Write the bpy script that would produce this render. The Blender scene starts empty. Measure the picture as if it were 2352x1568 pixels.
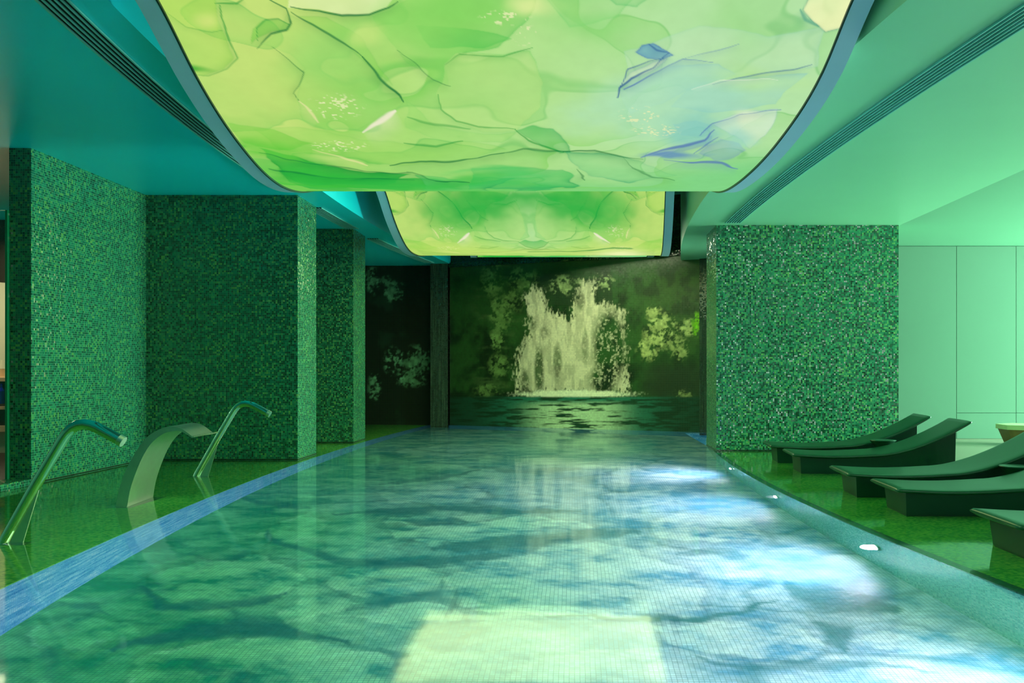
import bpy, bmesh, math
import numpy as np
from mathutils import Vector

# ------------------------------------------------------------------ camera, light, exposure
C = bpy.context.scene.collection
S = bpy.context.scene
F, CX, CY, EYE = 2200.0, 1320.0, 850.0, 1.15          # focal length (px), horizon point, eye height over the water

cam_d = bpy.data.cameras.new('camera')
cam = bpy.data.objects.new('camera', cam_d)
C.objects.link(cam)
cam.location = (0, 0, EYE)
cam.rotation_euler = (math.pi / 2, 0, 0)
cam_d.sensor_width = 36.0
cam_d.lens = F / 2352.0 * 36.0
cam_d.shift_x = -(CX - 1176.0) / 2352.0
cam_d.shift_y = (CY - 784.0) / 2352.0
cam_d.clip_start = 0.05
S.camera = cam

w = bpy.data.worlds.new('world')
S.world = w
w.use_nodes = True
w.node_tree.nodes['Background'].inputs[0].default_value = (0.10, 0.30, 0.22, 1)
w.node_tree.nodes['Background'].inputs[1].default_value = 0.25

S.view_settings.view_transform = 'Standard'
S.view_settings.look = 'None'
S.view_settings.exposure = 0.0
S.view_settings.gamma = 1.0
S.view_settings.use_curve_mapping = False
S.cycles.max_bounces = 8
S.cycles.diffuse_bounces = 3
S.cycles.glossy_bounces = 4
S.cycles.transmission_bounces = 6
S.cycles.adaptive_threshold = 0.03

PANEL_POWER = 1.0       # brightness of the backlit ceiling prints


def area(name, loc, rot, sx, sy, power, col):
    d = bpy.data.lights.new(name, 'AREA')
    d.shape = 'RECTANGLE'
    d.size, d.size_y = sx, sy
    d.energy = power
    d.color = col
    o = bpy.data.objects.new(name, d)
    C.objects.link(o)
    o.location = loc
    o.rotation_euler = rot
    return o


# added area lights for unseen bright sources at the right and behind the camera
area('unseen_light', (12.6, 12.7, 1.75), (0, math.radians(90), 0), 2.6, 5.0, 2700, (0.58, 1.0, 0.78))
area('unseen_light', (4.8, -3.75, 2.05), (math.radians(90), 0, 0), 4.4, 2.2, 85, (0.85, 1.0, 0.80))
# added area lights just under the ceiling membranes, boosting their light
area('panel_boost_light', (-0.5, 7.0, 2.74), (0, 0, 0), 3.6, 3.6, 80, (0.38, 1.0, 0.44))
area('panel_boost_light', (-0.6, 14.4, 2.98), (0, 0, 0), 3.7, 3.6, 105, (0.82, 1.0, 0.46))
area('panel_boost_light', (-0.25, 17.2, 3.48), (0, 0, 0), 3.0, 0.45, 75, (0.90, 1.0, 0.62))
# warm lamp of the lounge behind the left glass screen
area('lounge_lamp', (-8.3, 12.5, 3.1), (0, 0, 0), 1.2, 1.2, 60, (1.0, 0.80, 0.58))


# ------------------------------------------------------------------ helpers
def lin(r, g, b):
    f = lambda c: (c / 255 / 12.92) if c / 255 <= 0.04045 else ((c / 255 + 0.055) / 1.055) ** 2.4
    return (f(r), f(g), f(b))


def on_plane(px, py, z):
    """photo pixel -> point on the horizontal plane z"""
    y = F * (EYE - z) / (py - CY)
    return ((px - CX) / F * y, y, z)


def at_depth(px, py, y):
    return ((px - CX) / F * y, y, EYE - (py - CY) / F * y)


def tag(o, label=None, cat=None, group=None, kind=None):
    if label: o['label'] = label
    if cat: o['category'] = cat
    if group: o['group'] = group
    if kind: o['kind'] = kind
    return o


def thing(name, loc, label, cat, group=None, rz=0.0):
    o = bpy.data.objects.new(name, None)
    C.objects.link(o)
    o.empty_display_size = 0.2
    o.location = loc
    o.rotation_euler = (0, 0, rz)
    return tag(o, label, cat, group)


def obj(name, verts, faces, mat, parent=None, smooth=False, uv=True, local=False):
    """one mesh object; world coordinates unless local"""
    me = bpy.data.meshes.new(name)
    v = np.asarray(verts, float)
    if parent is not None and not local:
        v = v - np.array(parent.location)
    me.from_pydata([tuple(q) for q in v], [], [tuple(q) for q in faces])
    me.validate()
    me.update()
    if uv:
        box_uv(me)
    if smooth:
        me.polygons.foreach_set('use_smooth', [True] * len(me.polygons))
    me.materials.append(mat)
    o = bpy.data.objects.new(name, me)
    C.objects.link(o)
    if parent is not None:
        o.parent = parent
    return o


def box_uv(me):
    n = len(me.loops)
    co = np.empty(len(me.vertices) * 3); me.vertices.foreach_get('co', co); co = co.reshape(-1, 3)
    vi = np.empty(n, int); me.loops.foreach_get('vertex_index', vi)
    pn = np.empty(len(me.polygons) * 3); me.polygons.foreach_get('normal', pn); pn = np.abs(pn.reshape(-1, 3))
    lt = np.empty(len(me.polygons), int); me.polygons.foreach_get('loop_total', lt)
    ax = np.repeat(pn.argmax(1), lt)
    p = co[vi]
    u = np.where(ax == 0, p[:, 1], p[:, 0])
    v = np.where(ax == 2, p[:, 1], p[:, 2])
    l = me.uv_layers.new(name='UVMap')
    l.data.foreach_set('uv', np.stack([u, v], 1).ravel())


BOXF = [(0, 3, 2, 1), (4, 5, 6, 7), (0, 1, 5, 4), (1, 2, 6, 5), (2, 3, 7, 6), (3, 0, 4, 7)]


def boxv(x0, x1, y0, y1, z0, z1):
    return [(x0, y0, z0), (x1, y0, z0), (x1, y1, z0), (x0, y1, z0), (x0, y0, z1), (x1, y0, z1), (x1, y1, z1), (x0, y1, z1)]


def box(name, x0, x1, y0, y1, z0, z1, mat, parent=None, local=False, bevel=0.0):
    o = obj(name, boxv(x0, x1, y0, y1, z0, z1), BOXF, mat, parent, local=local)
    if bevel:
        m = o.modifiers.new('bevel', 'BEVEL'); m.width = bevel; m.segments = 2
    return o


def prism(name, poly, z0, z1, mat, parent=None, local=False):
    """vertical prism over a plan polygon (counter-clockwise)"""
    n = len(poly)
    v = [(p[0], p[1], z0) for p in poly] + [(p[0], p[1], z1) for p in poly]
    f = [tuple(range(n - 1, -1, -1)), tuple(range(n, 2 * n))]
    f += [(i, (i + 1) % n, n + (i + 1) % n, n + i) for i in range(n)]
    return obj(name, v, f, mat, parent, local=local)


def ribbon(name, left, right, z0, z1, mat, parent=None):
    """solid strip between two plan polylines of equal length, z0 under, z1 over (scalars or lists)"""
    n = len(left)
    zz0 = np.broadcast_to(np.asarray(z0, float), (n,)); zz1 = np.broadcast_to(np.asarray(z1, float), (n,))
    v, f = [], []
    for i in range(n):
        v += [(left[i][0], left[i][1], zz0[i]), (right[i][0], right[i][1], zz0[i]),
              (right[i][0], right[i][1], zz1[i]), (left[i][0], left[i][1], zz1[i])]
    for i in range(n - 1):
        a, b = 4 * i, 4 * i + 4
        f += [(a, b, b + 1, a + 1), (a + 1, b + 1, b + 2, a + 2), (a + 2, b + 2, b + 3, a + 3), (a + 3, b + 3, b, a)]
    f += [(0, 1, 2, 3), (4 * n - 1, 4 * n - 2, 4 * n - 3, 4 * n - 4)]
    return obj(name, v, f, mat, parent)


def fit(pts, deg=2):
    p = np.array(pts, float)
    c = np.polyfit(p[:, 0], p[:, 1], deg)
    return lambda y: np.polyval(c, y)


def spline(pts):
    """monotone-ish cubic through (y, value) points"""
    p = np.array(pts, float)
    x, z = p[:, 0], p[:, 1]
    d = np.gradient(z, x)
    def f(q):
        q = np.clip(np.asarray(q, float), x[0], x[-1])
        i = np.clip(np.searchsorted(x, q) - 1, 0, len(x) - 2)
        h = x[i + 1] - x[i]; t = (q - x[i]) / h
        return ((2*t**3 - 3*t**2 + 1) * z[i] + (t**3 - 2*t**2 + t) * h * d[i]
                + (-2*t**3 + 3*t**2) * z[i + 1] + (t**3 - t**2) * h * d[i + 1])
    return f


# numpy value noise -------------------------------------------------
_rng = np.random.RandomState(7)
_TAB = _rng.rand(256, 256)


def vnoise(x, y, seed=0):
    x = np.asarray(x, float) + seed * 37.17; y = np.asarray(y, float) + seed * 11.31
    xi = np.floor(x).astype(int); yi = np.floor(y).astype(int)
    fx = x - xi; fy = y - yi
    fx = fx * fx * fx * (fx * (fx * 6 - 15) + 10); fy = fy * fy * fy * (fy * (fy * 6 - 15) + 10)
    t = lambda a, b: _TAB[a % 256, b % 256]
    return ((t(xi, yi) * (1 - fx) + t(xi + 1, yi) * fx) * (1 - fy)
            + (t(xi, yi + 1) * (1 - fx) + t(xi + 1, yi + 1) * fx) * fy)


def fbm(x, y, seed=0, octv=5, gain=0.5):
    s = 0; a = 1; n = 0
    for k in range(octv):
        s = s + a * vnoise(x * 2 ** k, y * 2 ** k, seed + k * 3); n += a; a *= gain
    return s / n


def sstep(a, b, x):
    t = np.clip((x - a) / (b - a), 0, 1)
    return t * t * (3 - 2 * t)


def seg_dist(px, py, pts):
    """distance to a polyline and the relative place along it"""
    best = np.full(px.shape, 1e9); along = np.zeros(px.shape)
    n = len(pts) - 1
    for k in range(n):
        ax, ay = pts[k]; bx, by = pts[k + 1]
        dx, dy = bx - ax, by - ay
        t = np.clip(((px - ax) * dx + (py - ay) * dy) / (dx * dx + dy * dy + 1e-9), 0, 1)
        d = np.hypot(px - ax - t * dx, py - ay - t * dy)
        m = d < best
        best = np.where(m, d, best); along = np.where(m, (k + t) / n, along)
    return best, along


def inside(px, py, poly):
    r = np.zeros(px.shape, bool)
    n = len(poly)
    for i in range(n):
        x0, y0 = poly[i]; x1, y1 = poly[(i + 1) % n]
        c = ((y0 > py) != (y1 > py)) & (px < (x1 - x0) * (py - y0) / (y1 - y0 + 1e-9) + x0)
        r ^= c
    return r


def mix(c, col, m):
    return c * (1 - m[..., None]) + np.array(col) * m[..., None]


def set_color(o, cols):
    a = o.data.color_attributes.new('print', 'FLOAT_COLOR', 'POINT')
    rgba = np.ones((len(cols), 4), np.float32); rgba[:, :3] = cols
    a.data.foreach_set('color', rgba.ravel())


def grid_obj(name, P, mat, parent=None, smooth=True, flip=False):
    """P: (n, m, 3) array of points"""
    n, m = P.shape[:2]
    idx = np.arange(n * m).reshape(n, m)
    q = np.stack([idx[:-1, :-1], idx[1:, :-1], idx[1:, 1:], idx[:-1, 1:]], -1).reshape(-1, 4)
    if flip:
        q = q[:, ::-1]
    v = P.reshape(-1, 3).astype(np.float32)
    if parent is not None:
        v = v - np.array(parent.location, np.float32)
    me = bpy.data.meshes.new(name)
    me.vertices.add(len(v)); me.vertices.foreach_set('co', v.ravel())
    me.loops.add(q.size); me.loops.foreach_set('vertex_index', q.ravel().astype(np.int32))
    me.polygons.add(len(q)); me.polygons.foreach_set('loop_start', np.arange(0, q.size, 4, dtype=np.int32))
    me.polygons.foreach_set('loop_total', np.full(len(q), 4, np.int32))
    me.update(); me.validate()
    if smooth:
        me.polygons.foreach_set('use_smooth', [True] * len(me.polygons))
    box_uv(me)
    me.materials.append(mat)
    o = bpy.data.objects.new(name, me)
    C.objects.link(o)
    if parent is not None:
        o.parent = parent
    return o


# ------------------------------------------------------------------ materials
class NT:
    def __init__(s, name):
        s.m = bpy.data.materials.new(name); s.m.use_nodes = True
        s.t = s.m.node_tree; s.t.nodes.clear()
        s.out = s.n('ShaderNodeOutputMaterial')

    def n(s, typ, **kw):
        nd = s.t.nodes.new(typ)
        for k, v in kw.items():
            setattr(nd, k, v)
        return nd

    def l(s, a, b):
        s.t.links.new(a, b)

    def val(s, sock, v):
        if hasattr(v, 'is_output') or isinstance(v, bpy.types.NodeSocket):
            s.l(v, sock)
        else:
            sock.default_value = v

    def math(s, op, a, b=0.0, clamp=False):
        nd = s.n('ShaderNodeMath', operation=op, use_clamp=clamp)
        s.val(nd.inputs[0], a); s.val(nd.inputs[1], b)
        return nd.outputs[0]

    def vmath(s, op, a, b=(0, 0, 0), scale=None):
        nd = s.n('ShaderNodeVectorMath', operation=op)
        s.val(nd.inputs[0], a); s.val(nd.inputs[1], b)
        if scale is not None:
            s.val(nd.inputs['Scale'], scale)
        return nd.outputs[0]

    def ramp(s, fac, stops, interp='LINEAR'):
        nd = s.n('ShaderNodeValToRGB')
        nd.color_ramp.interpolation = interp
        e = nd.color_ramp.elements
        while len(e) < len(stops):
            e.new(0.5)
        for k, (p, c) in enumerate(stops):
            e[k].position = p; e[k].color = (*c, 1)
        s.val(nd.inputs[0], fac)
        return nd.outputs[0]

    def mixc(s, fac, a, b, blend='MIX'):
        nd = s.n('ShaderNodeMix', data_type='RGBA', blend_type=blend)
        s.val(nd.inputs[0], fac); s.val(nd.inputs[6], a); s.val(nd.inputs[7], b)
        return nd.outputs[2]

    def bsdf(s, base, rough, spec=0.5, metal=0.0, normal=None):
        b = s.n('ShaderNodeBsdfPrincipled')
        s.val(b.inputs['Base Color'], base); s.val(b.inputs['Roughness'], rough)
        b.inputs['Specular IOR Level'].default_value = spec
        b.inputs['Metallic'].default_value = metal
        if normal is not None:
            s.l(normal, b.inputs['Normal'])
        s.l(b.outputs[0], s.out.inputs[0])
        return b


def c4(c):
    return (c[0], c[1], c[2], 1.0)


def plain(name, col, rough=0.5, spec=0.5, metal=0.0, var=0.06, scale=3.0, bump=0.0):
    t = NT(name)
    tc = t.n('ShaderNodeTexCoord')
    nz = t.n('ShaderNodeTexNoise'); nz.inputs['Scale'].default_value = scale; nz.inputs['Detail'].default_value = 6
    t.l(tc.outputs['Object'], nz.inputs['Vector'])
    lo = tuple(c * (1 - var) for c in col); hi = tuple(min(1, c * (1 + var)) for c in col)
    base = t.ramp(nz.outputs[0], [(0.3, lo), (0.7, hi)])
    nrm = None
    if bump:
        bp = t.n('ShaderNodeBump'); bp.inputs['Strength'].default_value = bump; bp.inputs['Distance'].default_value = 0.01
        t.l(nz.outputs[0], bp.inputs['Height']); nrm = bp.outputs[0]
    t.bsdf(base, rough, spec, metal, nrm)
    return t.m


def tile_nodes(t, size, grout_w, seed=0.0):
    """returns (random 0..1 per tile, random vector, tile mask) from the metric UV map"""
    uv = t.n('ShaderNodeUVMap', uv_map='UVMap').outputs[0]
    p = t.vmath('SCALE', uv, scale=1.0 / size)
    p = t.vmath('ADD', p, (seed * 13.7, seed * 7.3, seed))
    cell = t.vmath('FLOOR', p)
    fr = t.vmath('FRACTION', p)
    wn = t.n('ShaderNodeTexWhiteNoise', noise_dimensions='3D'); t.l(cell, wn.inputs['Vector'])
    sp = t.n('ShaderNodeSeparateXYZ'); t.l(fr, sp.inputs[0])
    def inner(s):
        a = t.math('GREATER_THAN', s, grout_w); b = t.math('LESS_THAN', s, 1 - grout_w)
        return t.math('MULTIPLY', a, b)
    return wn.outputs['Value'], wn.outputs['Color'], t.math('MULTIPLY', inner(sp.outputs[0]), inner(sp.outputs[1])), cell


def jitter_normal(t, rnd, amount):
    g = t.n('ShaderNodeNewGeometry')
    d = t.vmath('SUBTRACT', rnd, (0.5, 0.5, 0.5))
    d = t.vmath('SCALE', d, scale=amount)
    return t.vmath('NORMALIZE', t.vmath('ADD', g.outputs['Normal'], d))


def mosaic(name, stops, grout, size=0.0235, rough=0.12, jit=0.22, spec=0.6, seed=0.0, gw=0.07, streak=None):
    t = NT(name)
    r, rc, mask, cell = tile_nodes(t, size, gw, seed)
    nz = t.n('ShaderNodeTexNoise'); nz.inputs['Scale'].default_value = 0.06; nz.inputs['Detail'].default_value = 3
    if streak:
        nz.inputs['Scale'].default_value = 1.0
        t.l(t.vmath('MULTIPLY', cell, streak), nz.inputs['Vector'])
        fac = t.math('ADD', t.math('MULTIPLY', r, 0.22), t.math('MULTIPLY', t.math('SUBTRACT', nz.outputs[0], 0.32), 2.0), clamp=True)
    else:
        t.l(cell, nz.inputs['Vector'])
        fac = t.math('ADD', t.math('MULTIPLY', r, 0.86), t.math('MULTIPLY', t.math('SUBTRACT', nz.outputs[0], 0.36), 0.5), clamp=True)
    col = t.ramp(fac, stops)
    col = t.mixc(mask, c4(grout), col)
    rg = t.math('ADD', t.math('MULTIPLY', t.math('SUBTRACT', 1.0, mask), 0.5), rough)
    t.bsdf(col, rg, spec, 0, jitter_normal(t, rc, jit))
    return t.m


def printed(name, size=0.0235, gw=0.06, grout=(0.02, 0.06, 0.05), gmix=0.5, rough=0.2, jit=0.05, spec=0.5, fine=0.15, fscale=14.0):
    """tiles carrying a printed picture held in the colour attribute"""
    t = NT(name)
    r, rc, mask, cell = tile_nodes(t, size, gw)
    at = t.n('ShaderNodeAttribute', attribute_name='print')
    tc = t.n('ShaderNodeTexCoord')
    nz = t.n('ShaderNodeTexNoise'); nz.inputs['Scale'].default_value = fscale; nz.inputs['Detail'].default_value = 8
    t.l(tc.outputs['Object'], nz.inputs['Vector'])
    v = t.math('ADD', 1 - fine, t.math('MULTIPLY', nz.outputs[0], fine * 2))
    v = t.math('MULTIPLY', v, t.math('ADD', 0.92, t.math('MULTIPLY', r, 0.16)))
    col = t.vmath('SCALE', at.outputs['Color'], scale=v)
    gfac = t.math('MULTIPLY', t.math('SUBTRACT', 1.0, mask), gmix)
    col = t.mixc(gfac, col, c4(grout))
    t.bsdf(col, rough, spec, 0, jitter_normal(t, rc, jit))
    return t.m


M = {}
G = [(0.0, lin(8, 60, 34)), (0.3, lin(20, 100, 58)), (0.55, lin(48, 140, 88)), (0.8, lin(92, 178, 112)), (1.0, lin(150, 205, 120))]
M['mosaic_green'] = mosaic('mosaic_green', [(0.0, lin(0, 44, 32)), (0.3, lin(3, 82, 58)), (0.5, lin(10, 110, 82)), (0.75, lin(24, 130, 82)), (1.0, lin(104, 156, 64))],
                           lin(64, 132, 98), jit=0.42, rough=0.10, spec=0.8)
M['mosaic_floor'] = mosaic('mosaic_floor', [(0.0, lin(50, 160, 60)), (0.5, lin(110, 205, 80)), (1.0, lin(165, 225, 95))], lin(80, 170, 80), jit=0.05, seed=3)
M['mosaic_blue'] = mosaic('mosaic_blue', [(0.0, lin(40, 120, 190)), (0.4, lin(90, 170, 226)), (0.7, lin(150, 208, 242)), (1.0, lin(210, 236, 250))], lin(60, 130, 190), jit=0.05, seed=5, streak=(0.07, 0.5, 1))
M['mosaic_teal'] = mosaic('mosaic_teal', [(0.0, lin(50, 150, 140)), (0.5, lin(90, 190, 175)), (1.0, lin(150, 215, 200))], lin(90, 160, 150), jit=0.05, seed=6)
M['mosaic_dark'] = mosaic('mosaic_dark', [(0.0, lin(8, 30, 14)), (0.5, lin(16, 52, 22)), (1.0, lin(30, 80, 36))], lin(20, 44, 26), jit=0.1, seed=8)
M['mosaic_grey'] = mosaic('mosaic_grey', [(0.0, lin(12, 30, 20)), (0.5, lin(26, 50, 36)), (1.0, lin(60, 86, 64))], lin(60, 80, 62), jit=0.1, seed=9, streak=(1.3, 0.03, 1))
M['paint_left'] = plain('paint_left', lin(20, 234, 255), 0.32, 0.4, var=0.03, scale=0.6)
M['paint_right'] = plain('paint_right', lin(150, 218, 178), 0.32, 0.4, var=0.03, scale=0.6)
M['lounge_ceiling_tone'] = plain('lounge_ceiling_tone', lin(122, 182, 150), 0.30, 0.4, var=0.03, scale=0.6)  # ceiling_lounge set apart from paint_right by colour alone
M['paint_plenum'] = plain('paint_plenum', lin(90, 190, 180), 0.5, 0.3)
M['rail'] = plain('rail', lin(190, 220, 245), 0.35, 0.5, var=0.03)
M['rail_lip'] = plain('rail_lip', lin(30, 60, 60), 0.4, 0.4)
M['black'] = plain('black', (0.004, 0.006, 0.006), 0.7, 0.2)
M['slat'] = plain('slat', lin(120, 205, 195), 0.4, 0.4)
M['panel_wall'] = plain('panel_wall', lin(92, 126, 106), 0.22, 0.5, var=0.03, scale=0.5)
M['joint'] = plain('joint', lin(60, 120, 90), 0.6)
M['cream_floor'] = plain('cream_floor', lin(140, 136, 116), 0.35, 0.4, var=0.04, scale=2)
M['resin'] = plain('resin', lin(8, 74, 48), 0.28, 0.5, var=0.10, scale=5)
M['resin_base'] = plain('resin_base', lin(6, 60, 46), 0.4, 0.4, var=0.1)
M['steel'] = plain('steel', (0.80, 0.82, 0.72), 0.09, 0.5, 1.0, var=0.03)
M['brushed'] = plain('brushed', (0.82, 0.88, 0.82), 0.30, 0.5, 1.0, var=0.04, scale=8)
M['housing'] = plain('housing', lin(60, 110, 105), 0.6)
M['wall_far'] = plain('wall_far', lin(70, 150, 125), 0.5)
M['lounge_wall'] = plain('lounge_wall', lin(225, 222, 190), 0.6)
M['wood_pale'] = plain('wood_pale', lin(225, 190, 150), 0.5, var=0.1)
M['wood_dark'] = plain('wood_dark', lin(46, 28, 20), 0.4, var=0.2)
M['bottle_blue'] = plain('bottle_blue', lin(20, 24, 150), 0.15)
M['terracotta'] = plain('terracotta', lin(215, 175, 130), 0.6, var=0.15)
M['olive_wood'] = plain('olive_wood', lin(110, 92, 40), 0.5, var=0.2, scale=9)
M['olive_rim'] = plain('olive_rim', lin(190, 205, 150), 0.45, var=0.1)
M['glass_edge'] = plain('glass_edge', lin(20, 130, 85), 0.1, 0.6)


def make_water():
    t = NT('water')
    tc = t.n('ShaderNodeTexCoord')
    mp = t.n('ShaderNodeMapping'); mp.inputs['Scale'].default_value = (0.9, 2.2, 1)
    t.l(tc.outputs['Object'], mp.inputs[0])
    nz = t.n('ShaderNodeTexNoise'); nz.inputs['Scale'].default_value = 1.2; nz.inputs['Detail'].default_value = 2
    t.l(mp.outputs[0], nz.inputs['Vector'])
    bp = t.n('ShaderNodeBump'); bp.inputs['Strength'].default_value = 0.25; bp.inputs['Distance'].default_value = 0.006
    t.l(nz.outputs[0], bp.inputs['Height'])
    fr = t.n('ShaderNodeFresnel'); fr.inputs['IOR'].default_value = 1.333
    gl = t.n('ShaderNodeBsdfAnisotropic'); gl.inputs['Roughness'].default_value = 0.07
    gl.inputs['Color'].default_value = (1, 1, 1, 1)
    rf = t.n('ShaderNodeBsdfRefraction'); rf.inputs['IOR'].default_value = 1.333; rf.inputs['Roughness'].default_value = 0.0
    rf.inputs['Color'].default_value = (0.95, 1.0, 1.0, 1)
    for nd in (fr, gl, rf):
        t.l(bp.outputs[0], nd.inputs['Normal'])
    mx = t.n('ShaderNodeMixShader')
    t.l(fr.outputs[0], mx.inputs[0]); t.l(rf.outputs[0], mx.inputs[1]); t.l(gl.outputs[0], mx.inputs[2])
    t.l(mx.outputs[0], t.out.inputs[0])
    return t.m


M['water'] = make_water()


def make_backlit():
    t = NT('backlit_print')
    at = t.n('ShaderNodeAttribute', attribute_name='print')
    tc = t.n('ShaderNodeTexCoord')
    nz = t.n('ShaderNodeTexNoise'); nz.inputs['Scale'].default_value = 9; nz.inputs['Detail'].default_value = 8
    t.l(tc.outputs['Object'], nz.inputs['Vector'])
    v = t.math('ADD', 0.94, t.math('MULTIPLY', nz.outputs[0], 0.12))
    col = t.vmath('SCALE', at.outputs['Color'], scale=v)
    e = t.n('ShaderNodeEmission'); e.inputs['Strength'].default_value = PANEL_POWER
    t.l(col, e.inputs['Color'])
    t.l(e.outputs[0], t.out.inputs[0])
    return t.m


M['backlit'] = make_backlit()


def make_glass():
    t = NT('clear_glass')
    tr = t.n('ShaderNodeBsdfTransparent'); tr.inputs[0].default_value = (0.93, 0.98, 0.95, 1)
    gl = t.n('ShaderNodeBsdfAnisotropic'); gl.inputs['Roughness'].default_value = 0.02
    fr = t.n('ShaderNodeFresnel'); fr.inputs[0].default_value = 1.45
    mx = t.n('ShaderNodeMixShader')
    t.l(fr.outputs[0], mx.inputs[0]); t.l(tr.outputs[0], mx.inputs[1]); t.l(gl.outputs[0], mx.inputs[2])
    t.l(mx.outputs[0], t.out.inputs[0])
    return t.m


M['clear_glass'] = make_glass()


def emit(name, col, power):
    t = NT(name)
    e = t.n('ShaderNodeEmission'); e.inputs[0].default_value = c4(col); e.inputs[1].default_value = power
    t.l(e.outputs[0], t.out.inputs[0])
    return t.m


M['added_pane_glow'] = emit('added_pane_glow', (0.58, 1.0, 0.78), 3.0)  # glow of the added panes out of view

# ------------------------------------------------------------------ plan curves of the gently curved hall (functions of the depth Y)
ceil_l = fit([(5.77, -2.80), (6.98, -2.94), (11.7, -3.17), (14.9, -3.05), (20.7, -2.53)])
ceil_r = fit([(5.3, 1.85), (6.46, 1.75), (10.95, 1.54), (14.0, 1.64), (17.7, 1.96)])
pool_l = fit([(5.22, -3.08), (7.4, -3.25), (13.5, -3.45), (15.6, -3.40), (19, -3.2)])
pool_r = fit([(5.47, 2.27), (6.14, 2.16), (8.69, 2.01), (11.1, 1.93), (14.0, 1.98), (17.7, 2.45)])
vent_l = fit([(5.77, -3.15), (7.04, -3.28), (11.74, -3.55), (13.4, -3.57), (15.0, -3.51), (19.8, -3.0)])
vent_r = fit([(5.6, 2.60), (8.06, 2.385), (13.26, 2.20)])
ZL, ZR, ZTOP = 3.38, 3.21, 4.45
SHELF, DEEP = -0.07, -1.05
Y0, Y1 = -4.0, 21.6
FALL_A, FALL_B = np.array([-2.62, 20.1]), np.array([2.60, 17.66])       # foot of the waterfall wall
Ys = np.linspace(Y0, Y1, 60)

# ------------------------------------------------------------------ setting: ceilings, plenum, walls
o = ribbon('ceiling_left', [(-10.2, y) for y in Ys], [(ceil_l(y), y) for y in Ys], ZL, ZL + 0.12, M['paint_left'])
tag(o, kind='structure')
o = ribbon('ceiling_right', [(ceil_r(y), y) for y in Ys], [(4.62, y) for y in Ys], ZR, ZR + 0.12, M['paint_right'])
tag(o, kind='structure')
o = box('ceiling_lounge', 4.62, 13.0, Y0, Y1, ZR, ZR + 0.12, M['lounge_ceiling_tone'])
tag(o, kind='structure')
o = box('ceiling_plenum', -3.9, 2.9, Y0, Y1, ZTOP, ZTOP + 0.1, M['paint_plenum'])
tag(o, kind='structure')
o = ribbon('trim_1', [(ceil_l(y) - 0.1, y) for y in Ys], [(ceil_l(y), y) for y in Ys], ZL + 0.12, ZTOP, M['paint_left'])
tag(o, kind='structure')
o = ribbon('trim_2', [(ceil_r(y), y) for y in Ys], [(ceil_r(y) + 0.1, y) for y in Ys], ZR + 0.12, ZTOP, M['paint_right'])
tag(o, kind='structure')
o = box('wall_left', -10.3, -10.2, Y0, Y1, -1.1, ZTOP, M['wall_far']); tag(o, kind='structure')
o = box('wall_back', -10.2, 13.0, Y0 - 0.1, Y0, -1.1, ZTOP, M['wall_far']); tag(o, kind='structure')
o = box('wall_front', -10.2, 13.0, Y1, Y1 + 0.1, -1.1, ZTOP, M['wall_far']); tag(o, kind='structure')
# solid right wall, outside the frame
wr = box('wall_right', 12.9, 13.0, Y0, Y1, -1.1, ZTOP, M['wall_far']); tag(wr, kind='structure')

wf = box('added_window_1', 12.80, 12.90, 10.1, 15.3, 0.40, 3.10, M['joint']); tag(wf, kind='structure')  # unseen frame with glowing panes, added to go with the side light
for k in range(4):
    box('pane', 12.785, 12.80, 10.15 + k * 1.29, 10.15 + k * 1.29 + 1.24, 0.45, 3.05, M['added_pane_glow'], wf)

wf = box('added_window_2', 2.5, 7.1, -4.0, -3.90, 0.85, 3.2, M['joint']); tag(wf, kind='structure')  # added behind the camera with glowing panes, for glints on the tiles
for k in range(3):
    box('pane', 2.55 + k * 1.52, 2.55 + k * 1.52 + 1.46, -3.90, -3.885, 0.90, 3.15, M['added_pane_glow'], wf)

# ------------------------------------------------------------------ pool basin, shelves, water
def hyp_pix(X, Y, d):
    """photo pixel of a point d under the water, refraction included"""
    R = np.hypot(X, Y)
    lo = np.zeros_like(R); hi = R.copy()
    for _ in range(40):
        m = (lo + hi) / 2
        s1 = m / np.hypot(m, EYE); s2 = (R - m) / np.hypot(R - m, d)
        b = s1 > 1.333 * s2
        hi = np.where(b, m, hi); lo = np.where(b, lo, m)
    k = (lo + hi) / 2 / R
    x, y = X * k, Y * k
    return CX + F * x / y, CY + F * EYE / y


def boulders(X, Y, sx, sy, seed):
    """warped cells: distance to the nearest edge, per-cell random value, place within the cell"""
    wx = (fbm(X * 0.9, Y * 0.7, seed, 4) - 0.5) * 1.1; wy = (fbm(X * 0.9, Y * 0.7, seed + 40, 4) - 0.5) * 1.1
    a, b = X / sx + wx, Y / sy + wy
    ia, ib = np.floor(a).astype(int), np.floor(b).astype(int)
    f1 = np.full(X.shape, 9.0); f2 = f1.copy(); rnd = np.zeros(X.shape); up = np.zeros(X.shape)
    for dx in (-1, 0, 1):
        for dy in (-1, 0, 1):
            ca, cb = ia + dx, ib + dy
            qa = ca + 0.15 + 0.7 * _TAB[(ca * 7 + seed) % 256, (cb * 13) % 256]
            qb = cb + 0.15 + 0.7 * _TAB[(ca * 11 + 5) % 256, (cb * 3 + seed) % 256]
            d = np.hypot(a - qa, b - qb)
            n = d < f1
            f2 = np.where(n, f1, np.minimum(f2, d)); 
            rnd = np.where(n, _TAB[(ca * 5 + 91) % 256, (cb * 17 + 33) % 256], rnd)
            up = np.where(n, b - qb, up)
            f1 = np.where(n, d, f1)
    return f2 - f1, rnd, up


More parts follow.
